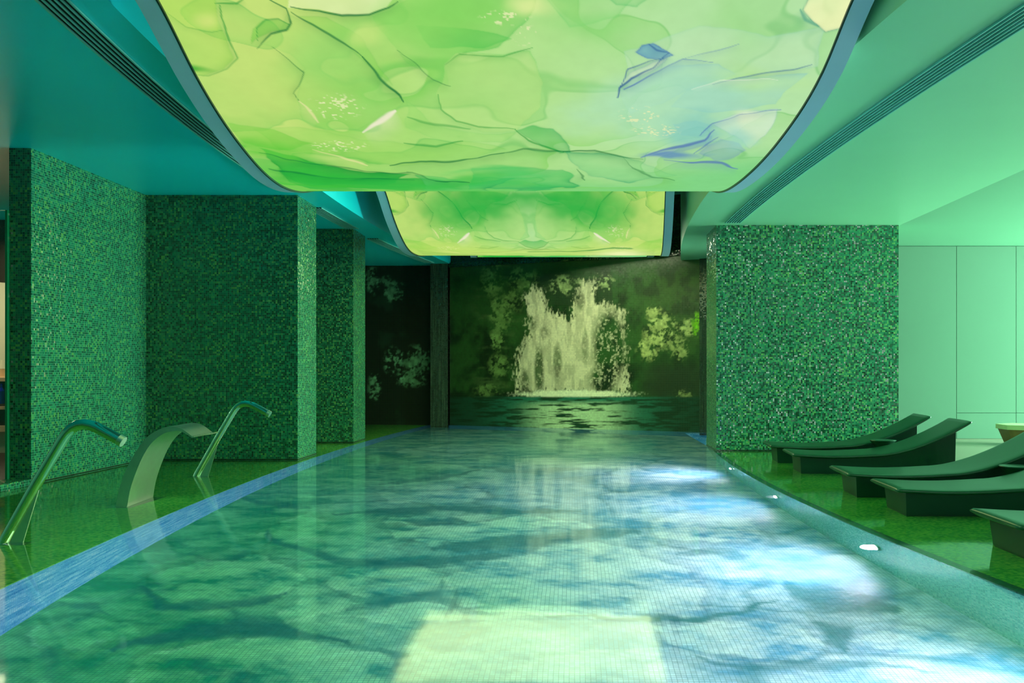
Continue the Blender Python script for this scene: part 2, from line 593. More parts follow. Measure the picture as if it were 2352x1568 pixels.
def pool_floor_print(X, Y):
    px, py = hyp_pix(X, Y, -DEEP)
    e, rnd, up = boulders(X, Y, 1.25, 1.15, 17)
    e2, rnd2, up2 = boulders(X + 3, Y, 0.55, 0.45, 51)
    tex = fbm(X * 3.5, Y * 4.5, 31, 5); fine = fbm(X * 16, Y * 20, 41, 3); soft = fbm(X * 0.7, Y * 0.6, 71, 3)
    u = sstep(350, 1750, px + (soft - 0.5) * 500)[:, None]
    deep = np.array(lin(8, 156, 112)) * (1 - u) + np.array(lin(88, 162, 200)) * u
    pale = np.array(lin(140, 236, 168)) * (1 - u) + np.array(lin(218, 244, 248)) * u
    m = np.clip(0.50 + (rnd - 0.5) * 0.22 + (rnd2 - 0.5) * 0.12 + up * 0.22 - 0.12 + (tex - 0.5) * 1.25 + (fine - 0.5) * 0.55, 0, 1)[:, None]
    c = deep * (1 - m) + pale * m
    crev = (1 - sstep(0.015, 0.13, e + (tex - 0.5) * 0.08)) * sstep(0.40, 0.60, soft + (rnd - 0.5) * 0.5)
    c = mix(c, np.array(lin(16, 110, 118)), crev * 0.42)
    c = mix(c, np.array(lin(30, 120, 128)), (1 - sstep(0.01, 0.10, e2)) * 0.22)
    # the large pale boulders of the printed picture, each with its own outline
    bx_ = px + (fbm(px / 60, py / 26, 155, 5) - 0.5) * 60; by_ = py + (fbm(px / 60, py / 26, 166, 5) - 0.5) * 26
    rocks = [([(320, 1345), (380, 1300), (480, 1282), (600, 1278), (670, 1295), (690, 1330), (660, 1360), (600, 1380), (500, 1395), (400, 1385)], .75),
             ([(735, 1340), (790, 1310), (880, 1298), (980, 1305), (1025, 1320), (1020, 1355), (960, 1365), (850, 1368), (760, 1360)], .7),
             ([(1010, 1330), (1080, 1300), (1180, 1280), (1240, 1255), (1340, 1248), (1460, 1260), (1560, 1300), (1640, 1350), (1600, 1418), (1450, 1422), (1250, 1412), (1100, 1400), (1050, 1380)], .7),
             ([(890, 1195), (960, 1182), (1060, 1178), (1150, 1180), (1110, 1195), (1010, 1205), (930, 1208)], .6),
             ([(880, 1210), (1000, 1212), (1200, 1188), (1330, 1195), (1365, 1218), (1280, 1232), (1150, 1238), (980, 1250), (900, 1232)], .8),
             ([(640, 1405), (700, 1372), (800, 1374), (860, 1390), (760, 1412), (650, 1428)], .55),
             ([(330, 1506), (450, 1474), (600, 1462), (720, 1472), (900, 1500), (915, 1540), (880, 1600), (280, 1600)], .6),
             ([(930, 1385), (1040, 1390), (1060, 1425), (930, 1442), (820, 1420)], .6),
             ([(1500, 1190), (1600, 1170), (1720, 1190), (1740, 1230), (1640, 1250), (1520, 1235)], .6),
             ([(1480, 1440), (1600, 1432), (1750, 1420), (1840, 1440), (1900, 1480), (1850, 1520), (1600, 1500)], .7),
             ([(1950, 1470), (2060, 1440), (2200, 1450), (2240, 1500), (2080, 1510)], .6),
             ([(580, 1230), (640, 1190), (700, 1182), (760, 1200), (740, 1240), (640, 1250)], .5),
             ([(60, 1450), (160, 1420), (300, 1425), (330, 1455), (200, 1490), (80, 1490)], .5),
             ([(860, 1130), (1000, 1112), (1120, 1120), (1080, 1150), (920, 1158)], .45)]
    for poly, a in rocks:
        p_ = np.array(poly, float)
        q_ = np.where((bx_ > p_[:, 0].min() - 40) & (bx_ < p_[:, 0].max() + 40) & (by_ > p_[:, 1].min() - 40) & (by_ < p_[:, 1].max() + 40))[0]
        if not len(q_):
            continue
        d, _ = seg_dist(bx_[q_], by_[q_], poly + [poly[0]])
        sd = np.where(inside(bx_[q_], by_[q_], poly), d, -d)
        tone = 0.42 + 2.0 * (tex[q_] - 0.45) + 1.1 * (fine[q_] - 0.5)
        pl = pale[q_] * np.array([1.0, 1.0, 0.92])
        cc = c[q_]
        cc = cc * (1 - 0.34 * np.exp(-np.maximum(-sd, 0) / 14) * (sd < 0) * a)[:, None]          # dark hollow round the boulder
        k_ = (sstep(-1.5, 3, sd) * a * np.clip(tone, 0, 1))[:, None]
        c[q_] = cc * (1 - k_) + pl * k_
        c[q_] = mix(c[q_], np.array(lin(215, 250, 225)), np.exp(-np.abs(sd - 2) / 1.8) * 0.28 * sstep(0.45, 0.65, tex[q_]))
    # the long shadowed crevices of the printed picture
    qx = px + (fbm(px / 120, py / 50, 55, 3) - 0.5) * 50; qy = py + (fbm(px / 80, py / 34, 66, 5) - 0.5) * 28
    dark = [([(250, 1495), (330, 1470), (430, 1450), (560, 1442), (690, 1452), (800, 1480)], 15, .8),
            ([(330, 1345), (372, 1388), (470, 1392), (600, 1378), (650, 1366)], 9, .7),
            ([(610, 1225), (700, 1262), (800, 1290), (930, 1296), (1080, 1278), (1180, 1270)], 11, .75),
            ([(1000, 1262), (1120, 1252), (1240, 1240), (1330, 1222), (1460, 1222)], 13, .7),
            ([(760, 1180), (900, 1178), (1060, 1172), (1180, 1168), (1330, 1178)], 6, .7),
            ([(930, 1200), (985, 1204), (1070, 1196)], 7, .7),
            ([(800, 1395), (900, 1376), (1010, 1362), (1025, 1340)], 10, .6),
            ([(1260, 1415), (1400, 1420), (1500, 1426), (1600, 1420), (1720, 1402), (1790, 1380)], 6, .8),
            ([(860, 1485), (930, 1512), (905, 1545)], 9, .5),
            ([(1600, 1510), (1700, 1535), (1850, 1530), (2000, 1525), (2150, 1540)], 9, .6),
            ([(1800, 1345), (1860, 1368), (1960, 1380), (2050, 1400)], 30, .75),
            ([(1850, 1425), (1930, 1455), (1945, 1490)], 20, .7),
            ([(1560, 1275), (1660, 1262), (1740, 1280)], 8, .5),
            ([(560, 1150), (640, 1165), (700, 1160)], 7, .6),
            ([(1080, 1075), (1230, 1082), (1330, 1076)], 5, .5),
            ([(880, 1110), (990, 1092), (1100, 1086)], 4, .6),
            ([(60, 1400), (160, 1385), (260, 1400)], 7, .5),
            ([(1020, 1415), (1050, 1380), (1058, 1350)], 6, .6)]
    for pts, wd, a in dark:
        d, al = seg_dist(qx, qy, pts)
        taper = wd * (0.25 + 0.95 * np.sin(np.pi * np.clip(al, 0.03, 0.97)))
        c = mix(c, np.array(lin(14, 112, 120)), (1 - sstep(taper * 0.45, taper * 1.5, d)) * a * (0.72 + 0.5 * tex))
    return np.clip(c, 0, 1)


ys = [0.6]
while ys[-1] < 20.6:
    ys.append(ys[-1] + 0.016 + 0.0022 * max(0, ys[-1] - 2) ** 1.2)
ys = np.array(ys)
su = np.linspace(0, 1, 210)
XX = pool_l(ys)[:, None] * (1 - su) + pool_r(ys)[:, None] * su
YY = np.repeat(ys[:, None], len(su), 1)
P = np.stack([XX, YY, np.full_like(XX, DEEP)], -1)
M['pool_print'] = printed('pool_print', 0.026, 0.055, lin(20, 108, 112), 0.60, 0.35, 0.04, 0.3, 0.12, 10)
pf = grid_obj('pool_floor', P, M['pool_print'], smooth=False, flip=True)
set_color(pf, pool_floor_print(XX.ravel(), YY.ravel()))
tag(pf, kind='structure')

yp = np.linspace(0.6, 20.6, 60)
o = ribbon('wall_pool_left', [(pool_l(y) - 0.25, y) for y in yp], [(pool_l(y), y) for y in yp], DEEP - 0.05, SHELF - 0.02, M['mosaic_blue']); tag(o, kind='structure')
o = ribbon('wall_pool_right', [(pool_r(y), y) for y in yp], [(pool_r(y) + 0.25, y) for y in yp], DEEP - 0.05, SHELF - 0.02, M['mosaic_teal']); tag(o, kind='structure')
o = box('wall_pool_near', -4.0, 4.0, 0.4, 0.6, DEEP - 0.05, SHELF, M['mosaic_teal']); tag(o, kind='structure')
# shallow flooded shelves either side of the basin
yl = np.linspace(0.4, 20.6, 50)
o = ribbon('floor_left', [(-5.46, y) for y in yl], [(pool_l(y), y) for y in yl], SHELF - 0.02, SHELF, M['mosaic_floor']); tag(o, kind='structure')
yr = np.linspace(0.4, 14.6, 40)
o = ribbon('floor_right', [(pool_r(y), y) for y in yr], [(4.50, y) for y in yr], SHELF - 0.02, SHELF, M['mosaic_floor']); tag(o, kind='structure')
# narrow darker overflow edges
M['edge_tile'] = mosaic('edge_tile', [(0.0, lin(12, 84, 60)), (1.0, lin(30, 120, 80))], lin(20, 80, 60), jit=0.05, seed=11)
o = ribbon('trim_3', [(pool_r(y) - 0.006, y) for y in yr], [(pool_r(y) + 0.07, y) for y in yr], SHELF - 0.015, SHELF + 0.02, M['edge_tile']); tag(o, kind='structure')
# dry floors
o = box('floor', 4.50, 12.9, Y0, Y1, -0.12, 0.015, M['cream_floor']); tag(o, kind='structure')
o = box('floor_lounge', -10.2, -5.70, Y0, Y1, -0.12, 0.03, M['wood_dark']); tag(o, kind='structure')
o = box('floor_near', -5.7, 4.5, Y0, 0.4, -0.12, 0.02, M['cream_floor']); tag(o, kind='structure')

def water_mesh():
    xs_ = [-5.46, -3.53, -3.49, -2.62, 2.01, 4.50]
    ys_ = [0.4, 12.2, 13.08, 13.6, 14.6, 15.1, 15.95, 17.5]
    skip = lambda x, y: (x < -3.53 and 12.2 < y < 13.08) or (x < -3.49 and 15.1 < y < 15.95) or (x > 2.01 and 13.6 < y < 14.6) or (x > 2.9 and y > 14.6)
    v, f = [], []
    def quad(a):
        k = len(v); v.extend([(p[0], p[1], 0.0) for p in a]); f.append(tuple(range(k, k + len(a))))
    for i_ in range(len(xs_) - 1):
        for j_ in range(len(ys_) - 1):
            x_, X_, y_, Y_ = xs_[i_], xs_[i_ + 1], ys_[j_], ys_[j_ + 1]
            if not skip((x_ + X_) / 2, (y_ + Y_) / 2):
                quad([(x_, y_), (X_, y_), (X_, Y_), (x_, Y_)])
    quad([(-5.46, 17.5), (-2.62, 17.5), (-2.62, 20.04), (-5.46, 20.4)])
    quad([(-2.62, 17.5), (2.60, 17.5), (2.60, 17.66), (-2.62, 20.1)])
    return obj('pool_water', v, f, M['water'])


wt = water_mesh()
tag(wt, 'clear still water filling the curved mosaic pool and covering its side shelves', 'water', kind='stuff')

# mosaic kerb on the left between shelf and lounge
o = box('trim_4', -5.70, -5.46, 0.4, 9.62, -0.12, 0.06, M['mosaic_green']); tag(o, kind='structure')

# ------------------------------------------------------------------ mosaic columns
def column(x0, x1, y0, y1, ztop, label):
    t = thing('mosaic_column', ((x0 + x1) / 2, (y0 + y1) / 2, SHELF), label, 'column')
    box('shaft', x0, x1, y0, y1, SHELF, ztop, M['mosaic_green'], t)
    box('plinth_joint', x0 - 0.004, x1 + 0.004, y0 - 0.004, y1 + 0.004, 0.004, 0.022, M['mosaic_dark'], t)
    return t


column(-5.68, -5.46, 9.62, 12.25, ZL, 'slim green mosaic wall pier beside the glass screen of the lounge')
column(-5.50, -3.53, 12.2, 13.08, ZL, 'broad dark green mosaic pillar behind the steel water spouts')
column(-5.50, -3.49, 15.1, 15.95, ZL, 'narrow-looking green mosaic pillar between the broad pillar and the mural wall')
column(2.01, 4.60, 13.6, 14.6, ZR, 'wide glittering green mosaic pillar behind the sun loungers')

# ------------------------------------------------------------------ mural wall with the waterfall picture
fd = FALL_B - FALL_A
FL = np.hypot(*fd); fd = fd / FL
fn = np.array([fd[1], -fd[0]])                     # towards the camera


def plane_pix(X, Y, Z):
    return CX + F * X / Y, CY - F * (Z - EYE) / Y


def foliage(c, px, py, spots, col, seed):
    for cx, cy, rx, ry, st in spots:
        n = 0.55 * fbm(px / 13 + py / 60, py / 11 - px / 40, seed, 4) + 0.45 * fbm(px / 4.5 + py / 9, py / 5.5 - px / 12, seed + 9, 4)
        d = np.hypot((px - cx) / rx, (py - cy) / ry)
        k = sstep(0.47, 0.66, n + 0.16 * (1 - d)) * (1 - sstep(0.6, 1.2, d)) * st * (0.5 + 0.8 * vnoise(px / 7, py / 7, seed + 3))
        c = mix(c, np.array(col), k)
        seed += 1
    return c


def waterfall_print(px, py):
    n1 = fbm(px / 70, py / 60, 5, 5); n2 = fbm(px / 18, py / 22, 15, 4)
    c = np.repeat(np.array([lin(9, 38, 14)]), len(px), 0)
    c = mix(c, np.array(lin(40, 84, 34)), sstep(0.36, 0.66, n1 * 0.6 + n2 * 0.4))
    c = mix(c, np.array(lin(48, 84, 40)), (1 - sstep(600, 640, py)) * 0.7)
    # stratified dark rock on the left
    st_ = fbm(px / 46, py / 9, 175, 4)
    c = mix(c, np.array(lin(70, 96, 52)), (1 - sstep(1150, 1220, px)) * sstep(0.5, 0.68, st_ * 0.6 + n2 * 0.4) * sstep(1060, 1120, px) * 0.8)
    # mossy hill on the right
    hill = sstep(1400, 1560, px) * (1 - sstep(760, 900, py))
    c = mix(c, np.array(lin(56, 92, 34)), hill * (0.35 + 0.65 * sstep(0.4, 0.7, n2)) * 0.8)
    low_r = sstep(1450, 1500, px) * sstep(820, 860, py) * (1 - sstep(900, 930, py))
    c = mix(c, np.array(lin(40, 56, 34)), low_r * 0.8)
    c = foliage(c, px, py, [(1130, 640, 28, 45, 1), (1150, 720, 30, 45, 1), (1142, 770, 18, 40, 1.1), (1145, 840, 26, 30, .9), (1120, 895, 34, 18, .8),
                            (1200, 640, 40, 30, .8), (1180, 690, 30, 30, .7)], lin(112, 146, 78), 101)
    c = foliage(c, px, py, [(1500, 715, 22, 16, 1.0), (1520, 760, 45, 45, 1.1), (1490, 800, 30, 30, 1.1), (1582, 752, 26, 22, 1.1), (1560, 800, 26, 30, .8),
                            (1570, 905, 26, 14, .5)], lin(176, 190, 116), 131)
    c = foliage(c, px, py, [(1600, 745, 14, 30, 1.2)], lin(120, 190, 20), 141)
    # rocks at the lip
    c = mix(c, np.array(lin(30, 56, 30)), (inside(px, py, [(1240, 650), (1300, 632), (1345, 640), (1400, 640), (1410, 700), (1240, 700)]) * 1.0) * 0.8)
    c = foliage(c, px, py, [(1290, 655, 30, 26, 1), (1390, 650, 24, 22, 1), (1330, 648, 14, 12, .6)], lin(160, 180, 120), 151)
    # the water
    ex = (fbm(px / 22, py / 26, 61, 4) - 0.5) * 34; ey = (fbm(px / 26, py / 30, 71, 4) - 0.5) * 16
    body = [(1222, 655), (1243, 668), (1262, 712), (1290, 722), (1312, 738), (1318, 700), (1322, 668), (1334, 642), (1366, 640), (1368, 690), (1400, 696),
            (1436, 715), (1442, 760), (1438, 830), (1444, 900), (1188, 900), (1184, 860), (1190, 800), (1208, 770), (1212, 720), (1206, 690)]
    ins = inside(px + ex * 0.5, py + ey * 0.6, body)
    st = fbm(px / 9, py / 34, 81, 5)
    spray = fbm(px / 3.6, py / 4.6, 91, 4)
    white = np.array(lin(224, 218, 180)); 
    holes = np.zeros(len(px))
    for cx, cy, rx, ry, a in [(1400, 800, 44, 105, 1.15), (1385, 870, 36, 44, 1.0), (1238, 850, 13, 62, .9), (1280, 830, 11, 50, .7), (1224, 745, 10, 22, .5),
                              (1250, 765, 10, 22, .5), (1334, 690, 12, 26, .7), (1205, 880, 12, 40, .8), (1345, 800, 10, 50, .5)]:
        d = np.hypot((px - cx) / rx, (py - cy) / ry)
        holes = np.maximum(holes, (1 - sstep(0.5, 1.15, d)) * a)
    db_, _ = seg_dist(px + ex * 0.5, py + ey * 0.6, body + [body[0]])
    ins = sstep(-5, 9, np.where(ins, db_, -db_) + (fbm(px / 3.2, py / 7, 95, 4) - 0.5) * 34)
    k = ins * np.clip(1 - holes * sstep(0.30, 0.62, spray * 0.7 + st * 0.3 + 0.08), 0, 1)
    k = k * (0.72 + 0.4 * sstep(0.35, 0.65, st))
    c = mix(c, white, np.clip(k, 0, 1))
    # splash line
    d = np.hypot((px - 1318) / 150, (py - 905 + ey * 0.3) / 11)
    c = mix(c, np.array(lin(250, 252, 215)), (1 - sstep(0.55, 1.1, d + (spray - 0.5) * 0.5)))
    # plunge pool with ripples
    wa = sstep(908, 914, py)
    rp = fbm(px / 38, py / 4.2, 111, 4)
    pool = np.repeat(np.array([lin(10, 62, 40)]), len(px), 0)
    pool = mix(pool, np.array(lin(36, 124, 100)), sstep(0.36, 0.58, rp))
    refl = np.exp(-((px - 1322) / 110) ** 4) * sstep(916, 935, py)
    pool = mix(pool, np.array(lin(196, 230, 180)), refl * sstep(0.30, 0.54, rp))
    side = 1 - np.exp(-((px - 1322) / 190) ** 4)
    pool = mix(pool, np.array(lin(10, 44, 22)), side * 0.85)
    c = c * (1 - wa[:, None]) + pool * wa[:, None]
    return np.clip(c, 0, 1)


M['mural'] = printed('mural', 0.034, 0.09, lin(96, 116, 84), 0.26, 0.28, 0.04, 0.4, 0.10, 20)
nu, nv = 420, 260
uu = np.linspace(0, FL, nu); vv = np.linspace(-0.05, 3.34, nv)
UX = FALL_A[0] + fd[0] * uu; UY = FALL_A[1] + fd[1] * uu
P = np.empty((nu, nv, 3)); P[..., 0] = UX[:, None]; P[..., 1] = UY[:, None]; P[..., 2] = vv[None, :]
wm = grid_obj('wall_mural', P, M['mural'], smooth=False, flip=False)
# metric UV along the wall
l = wm.data.uv_layers['UVMap']; n = len(wm.data.loops)
vi = np.empty(n, int); wm.data.loops.foreach_get('vertex_index', vi)
uvv = np.stack([np.repeat(uu, nv), np.tile(vv, nu)], 1)[vi]
l.data.foreach_set('uv', uvv.ravel())
q = P.reshape(-1, 3)
set_color(wm, waterfall_print(*plane_pix(q[:, 0], q[:, 1], q[:, 2])))
tag(wm, kind='structure')
# solid wall behind the print, running down into the pool and up into the plenum
bk = [tuple(FALL_A - fn * 0.02), tuple(FALL_B - fn * 0.02 + fd * 0.6), tuple(FALL_B - fn * 0.3 + fd * 0.6), tuple(FALL_A - fn * 0.3)]
o = prism('wall_mural_backing', bk, DEEP - 0.05, ZTOP, M['mosaic_dark']); tag(o, kind='structure')
o = prism('trim_5', [tuple(FALL_A + fn * 0.06), tuple(FALL_B + fn * 0.06), tuple(FALL_B), tuple(FALL_A)], 3.30, 3.40, M['mosaic_dark']); tag(o, kind='structure')
o = prism('trim_6', [tuple(FALL_A + fn * 0.05), tuple(FALL_B + fn * 0.05), tuple(FALL_B - fn * .02), tuple(FALL_A - fn * .02)], DEEP, -0.02, M['mosaic_blue']); tag(o, kind='structure')

# dark leafy mural on the left, set further back
def leaf_print(px, py):
    n1 = fbm(px / 40, py / 40, 205, 5)
    c = np.repeat(np.array([lin(5, 16, 12)]), len(px), 0)
    c = mix(c, np.array(lin(16, 40, 28)), sstep(0.55, 0.75, n1))
    c = foliage(c, px, py, [(905, 830, 26, 34, 1.1), (960, 830, 34, 40, 1.0), (945, 868, 40, 22, 1.0), (860, 890, 16, 36, 1.1), (856, 645, 18, 34, .9),
                            (905, 670, 28, 26, .8), (885, 645, 18, 16, .5)], lin(96, 150, 110), 211)
    return c


yb = 20.42
xa, xb = -4.60, -2.80
uu2 = np.linspace(xa, xb, 110); vv2 = np.linspace(-0.05, 3.36, 220)
P = np.empty((110, 220, 3)); P[..., 0] = uu2[:, None]; P[..., 1] = yb; P[..., 2] = vv2[None, :]
wl = grid_obj('wall_leaf_mural', P, M['mural'], smooth=False)
q = P.reshape(-1, 3)
set_color(wl, leaf_print(*plane_pix(q[:, 0], q[:, 1], q[:, 2])))
tag(wl, kind='structure')
o = box('wall_leaf_backing', -6.0, -2.6, yb + 0.02, yb + 0.2, DEEP - 0.05, ZL + 0.1, M['mosaic_dark']); tag(o, kind='structure')
# streaked corner pier between both murals
o = box('trim_7', -3.02, -2.66, 20.05, 20.55, -0.05, ZL, M['mosaic_grey']); tag(o, kind='structure')
# short return at the right end of the waterfall wall
e0 = FALL_B - fd * 0.28
o = prism('trim_8', [tuple(e0 + fn * 0.10), tuple(e0 + fn * 0.10 + fd * 0.6), tuple(e0 + fd * 0.6), tuple(e0)], -0.05, 3.24, M['mosaic_grey']); tag(o, kind='structure')

# ------------------------------------------------------------------ panelled wall behind the loungers
wp = box('wall_panelled', 4.40, 12.9, 15.90, 16.10, -0.1, ZR, M['joint']); tag(wp, kind='structure')
def wall_panel(x0, x1, z0, z1):
    p = box('panel', x0 + 0.004, x1 - 0.004, 15.87, 15.90, z0 + 0.004, z1 - 0.004, M['panel_wall'], wp)
    return p
seams = [4.42, at_depth(2197, 800, 15.87)[0], at_depth(2334, 800, 15.87)[0], 8.3, 9.25, 10.2, 11.15, 12.1, 12.88]
for k in range(len(seams) - 1):
    if k == 0:
        wall_panel(seams[k], seams[k + 1], 0.015, ZR - 0.004)
    else:
        zs = at_depth(2290, 948, 15.87)[2]
        wall_panel(seams[k], seams[k + 1], 0.015, zs); wall_panel(seams[k], seams[k + 1], zs, ZR - 0.004)

# ------------------------------------------------------------------ backlit ceiling panels
K1 = 0.87
prof1 = spline([(K1 * a, EYE + K1 * (b - EYE)) for a, b in [(2.0, 3.80), (3.5, 4.05), (5.0, 4.00), (6.52, 3.67), (7.25, 3.39), (8.48, 3.12), (9.67, 3.04), (10.6, 3.13), (11.3, 3.28)]])
left1 = spline([(K1 * a, K1 * b) for a, b in [(2.0, -2.75), (5.0, -2.80), (6.52, -2.83), (8.48, -2.93), (9.67, -2.99), (11.3, -3.05)]])
right1 = spline([(K1 * a, K1 * b) for a, b in [(2.0, 1.95), (5.0, 1.92), (6.52, 1.88), (7.2, 1.86), (8.4, 1.756), (9.67, 1.63), (11.3, 1.60)]])
prof2 = spline([(12.6, 4.10), (13.0, 3.95), (13.6, 3.65), (14.0, 3.38), (14.67, 3.10), (15.7, 3.04), (16.3, 3.10)])
left2 = spline([(12.6, -2.74), (13.6, -2.67), (14.0, -2.64), (14.67, -2.60), (15.7, -2.57), (16.3, -2.55)])
right2 = spline([(12.6, 1.22), (13.6, 1.28), (15.7, 1.41), (16.3, 1.45)])
prof3 = spline([(17.0, 3.75), (17.4, 3.52), (17.8, 3.34), (18.1, 3.30), (18.3, 3.31)])
left3 = spline([(17.0, -1.75), (18.3, -1.85)])
right3 = spline([(17.0, 1.4), (18.3, 1.35)])


def ink_print(px, py, X, Y):
    """alcohol-ink picture; px, py: where the point lies on the first panel in the photograph"""
    L = lambda *a: np.array(lin(*a))
    wx = fbm(X * 0.7, Y * 0.7, 301, 4) - 0.5; wy = fbm(X * 0.7, Y * 0.7, 311, 4) - 0.5
    u = sstep(900, 1750, px)
    c = np.repeat(L(196, 224, 120)[None], len(px), 0)
    c = mix(c, L(176, 224, 128), sstep(600, 1100, px))
    c = mix(c, L(182, 228, 168), u)
    lowm = sstep(330, 430, py + wy * 120)
    c = mix(c, L(92, 200, 84), lowm * 0.85 * (1 - 0.5 * u))
    c = mix(c, L(120, 212, 140), lowm * 0.7 * u)
    # flowing sheets of ink: saw-tooth of a warped field gives the crisp edge with a soft wash behind it
    for seed, sc, lev, amp, dk in [(321, 0.36, 3.4, 0.62, (120, 206, 78)), (331, 0.6, 2.6, 0.40, (104, 200, 84))]:
        f = fbm(X * sc + wx * 1.3, Y * sc * 1.1 + wy * 1.3, seed, 3) * lev
        s = f - np.floor(f)
        w_ = s ** 2.2 * (1 - sstep(0.972, 1.0, s))
        ln_ = sstep(0.955, 0.972, s) * (1 - sstep(0.975, 0.995, s))
        g = vnoise(X * 0.6, Y * 0.6, seed + 5)
        c = mix(c, L(*dk), w_ * amp * (1 - 0.5 * u))
        c = mix(c, L(70, 176, 90), ln_ * 0.30 * sstep(0.45, 0.75, g))
    jx = px + (fbm(X * 3, Y * 3, 341, 3) - 0.5) * 22; jy = py + (fbm(X * 3, Y * 3, 351, 3) - 0.5) * 14
    def line(pts, wd, col, a=0.9, soft=2.2, flow=0.3):
        nonlocal c
        p_ = np.array(pts, float)
        q_ = np.where((jx > p_[:, 0].min() - 90) & (jx < p_[:, 0].max() + 90) & (jy > p_[:, 1].min() - 90) & (jy < p_[:, 1].max() + 90))[0]
        if not len(q_):
            return
        c[q_] = line_on(c[q_], jx[q_], jy[q_], X[q_], Y[q_], px[q_], pts, wd, L(*col), a, soft, flow)
    def line_on(c, jx, jy, X, Y, px, pts, wd, col, a, soft, flow):
        d, al = seg_dist(jx, jy, pts)
        sg = np.zeros(len(px)); best = np.full(len(px), 1e9)
        for (ax, ay), (bx, by) in zip(pts[:-1], pts[1:]):
            mx_, my_ = (ax + bx) / 2, (ay + by) / 2
            dd = np.hypot(jx - mx_, jy - my_)
            cr = (bx - ax) * (jy - ay) - (by - ay) * (jx - ax)
            sg = np.where(dd < best, np.sign(cr), sg); best = np.minimum(best, dd)
        vary = 0.45 + 0.9 * vnoise(X * 2.2, Y * 2.2, 391)
        t = (wd * 0.55 + 0.7) * (0.4 + 0.6 * np.sin(np.pi * np.clip(al, 0.02, 0.98))) * vary
        en = np.sin(np.pi * np.clip(al, 0.0, 1.0)) ** 0.5
        c = mix(c, col, (1 - sstep(0, 16 + wd * 5, d)) ** 1.5 * (sg > 0) * en * a * flow)
        return mix(c, col, (1 - sstep(t * 0.3, t * soft * 0.8, d)) * a * np.clip(vary * 1.1, 0, 1))
    hx = px + (fbm(X * 1.3, Y * 1.3, 401, 4) - 0.5) * 150; hy = py + (fbm(X * 1.3, Y * 1.3, 411, 4) - 0.5) * 90
    def wash(cx, cy, rx, ry, col, a, rough=0.5):
        nonlocal c
        d = np.hypot((hx - cx) / rx, (hy - cy) / ry) + (fbm(X * 2.5, Y * 2.5, 361, 4) - 0.5) * rough * 1.4
        c = mix(c, L(*col), (1 - sstep(0.2, 1.25, d)) * a)
    kx = px + (fbm(X * 2.2, Y * 2.2, 421, 4) - 0.5) * 44; ky = py + (fbm(X * 2.2, Y * 2.2, 431, 4) - 0.5) * 26
    def sheet(poly, col, a, edge=None, ew=14, ea=0.6):
        """one pool of ink: faint inside, gathering towards its rim"""
        nonlocal c
        p_ = np.array(poly, float)
        q_ = np.where((kx > p_[:, 0].min() - 30) & (kx < p_[:, 0].max() + 30) & (ky > p_[:, 1].min() - 30) & (ky < p_[:, 1].max() + 30))[0]
        if not len(q_):
            return
        x_, y_ = kx[q_], ky[q_]
        ins = inside(x_, y_, poly)
        d, _ = seg_dist(x_, y_, list(poly) + [poly[0]])
        sd = np.where(ins, d, -d)
        cov = sstep(-1.2, 1.6, sd)
        f = 0.35 + 0.65 * sstep(0.25, 0.75, fbm(X[q_] * 1.1, Y[q_] * 1.1, 441, 4))
        cc = mix(c[q_], L(*col), cov * a * f)
        if edge:
            v_ = sstep(0.35, 0.7, vnoise(X[q_] * 1.4, Y[q_] * 1.4, 451))
            cc = mix(cc, L(*edge), cov * np.exp(-np.maximum(sd, 0) / ew) * ea * v_ * 0.75)
            cc = mix(cc, L(*edge), np.exp(-np.abs(sd) / 1.3) * ea * (0.25 + 0.75 * v_))
        c[q_] = cc
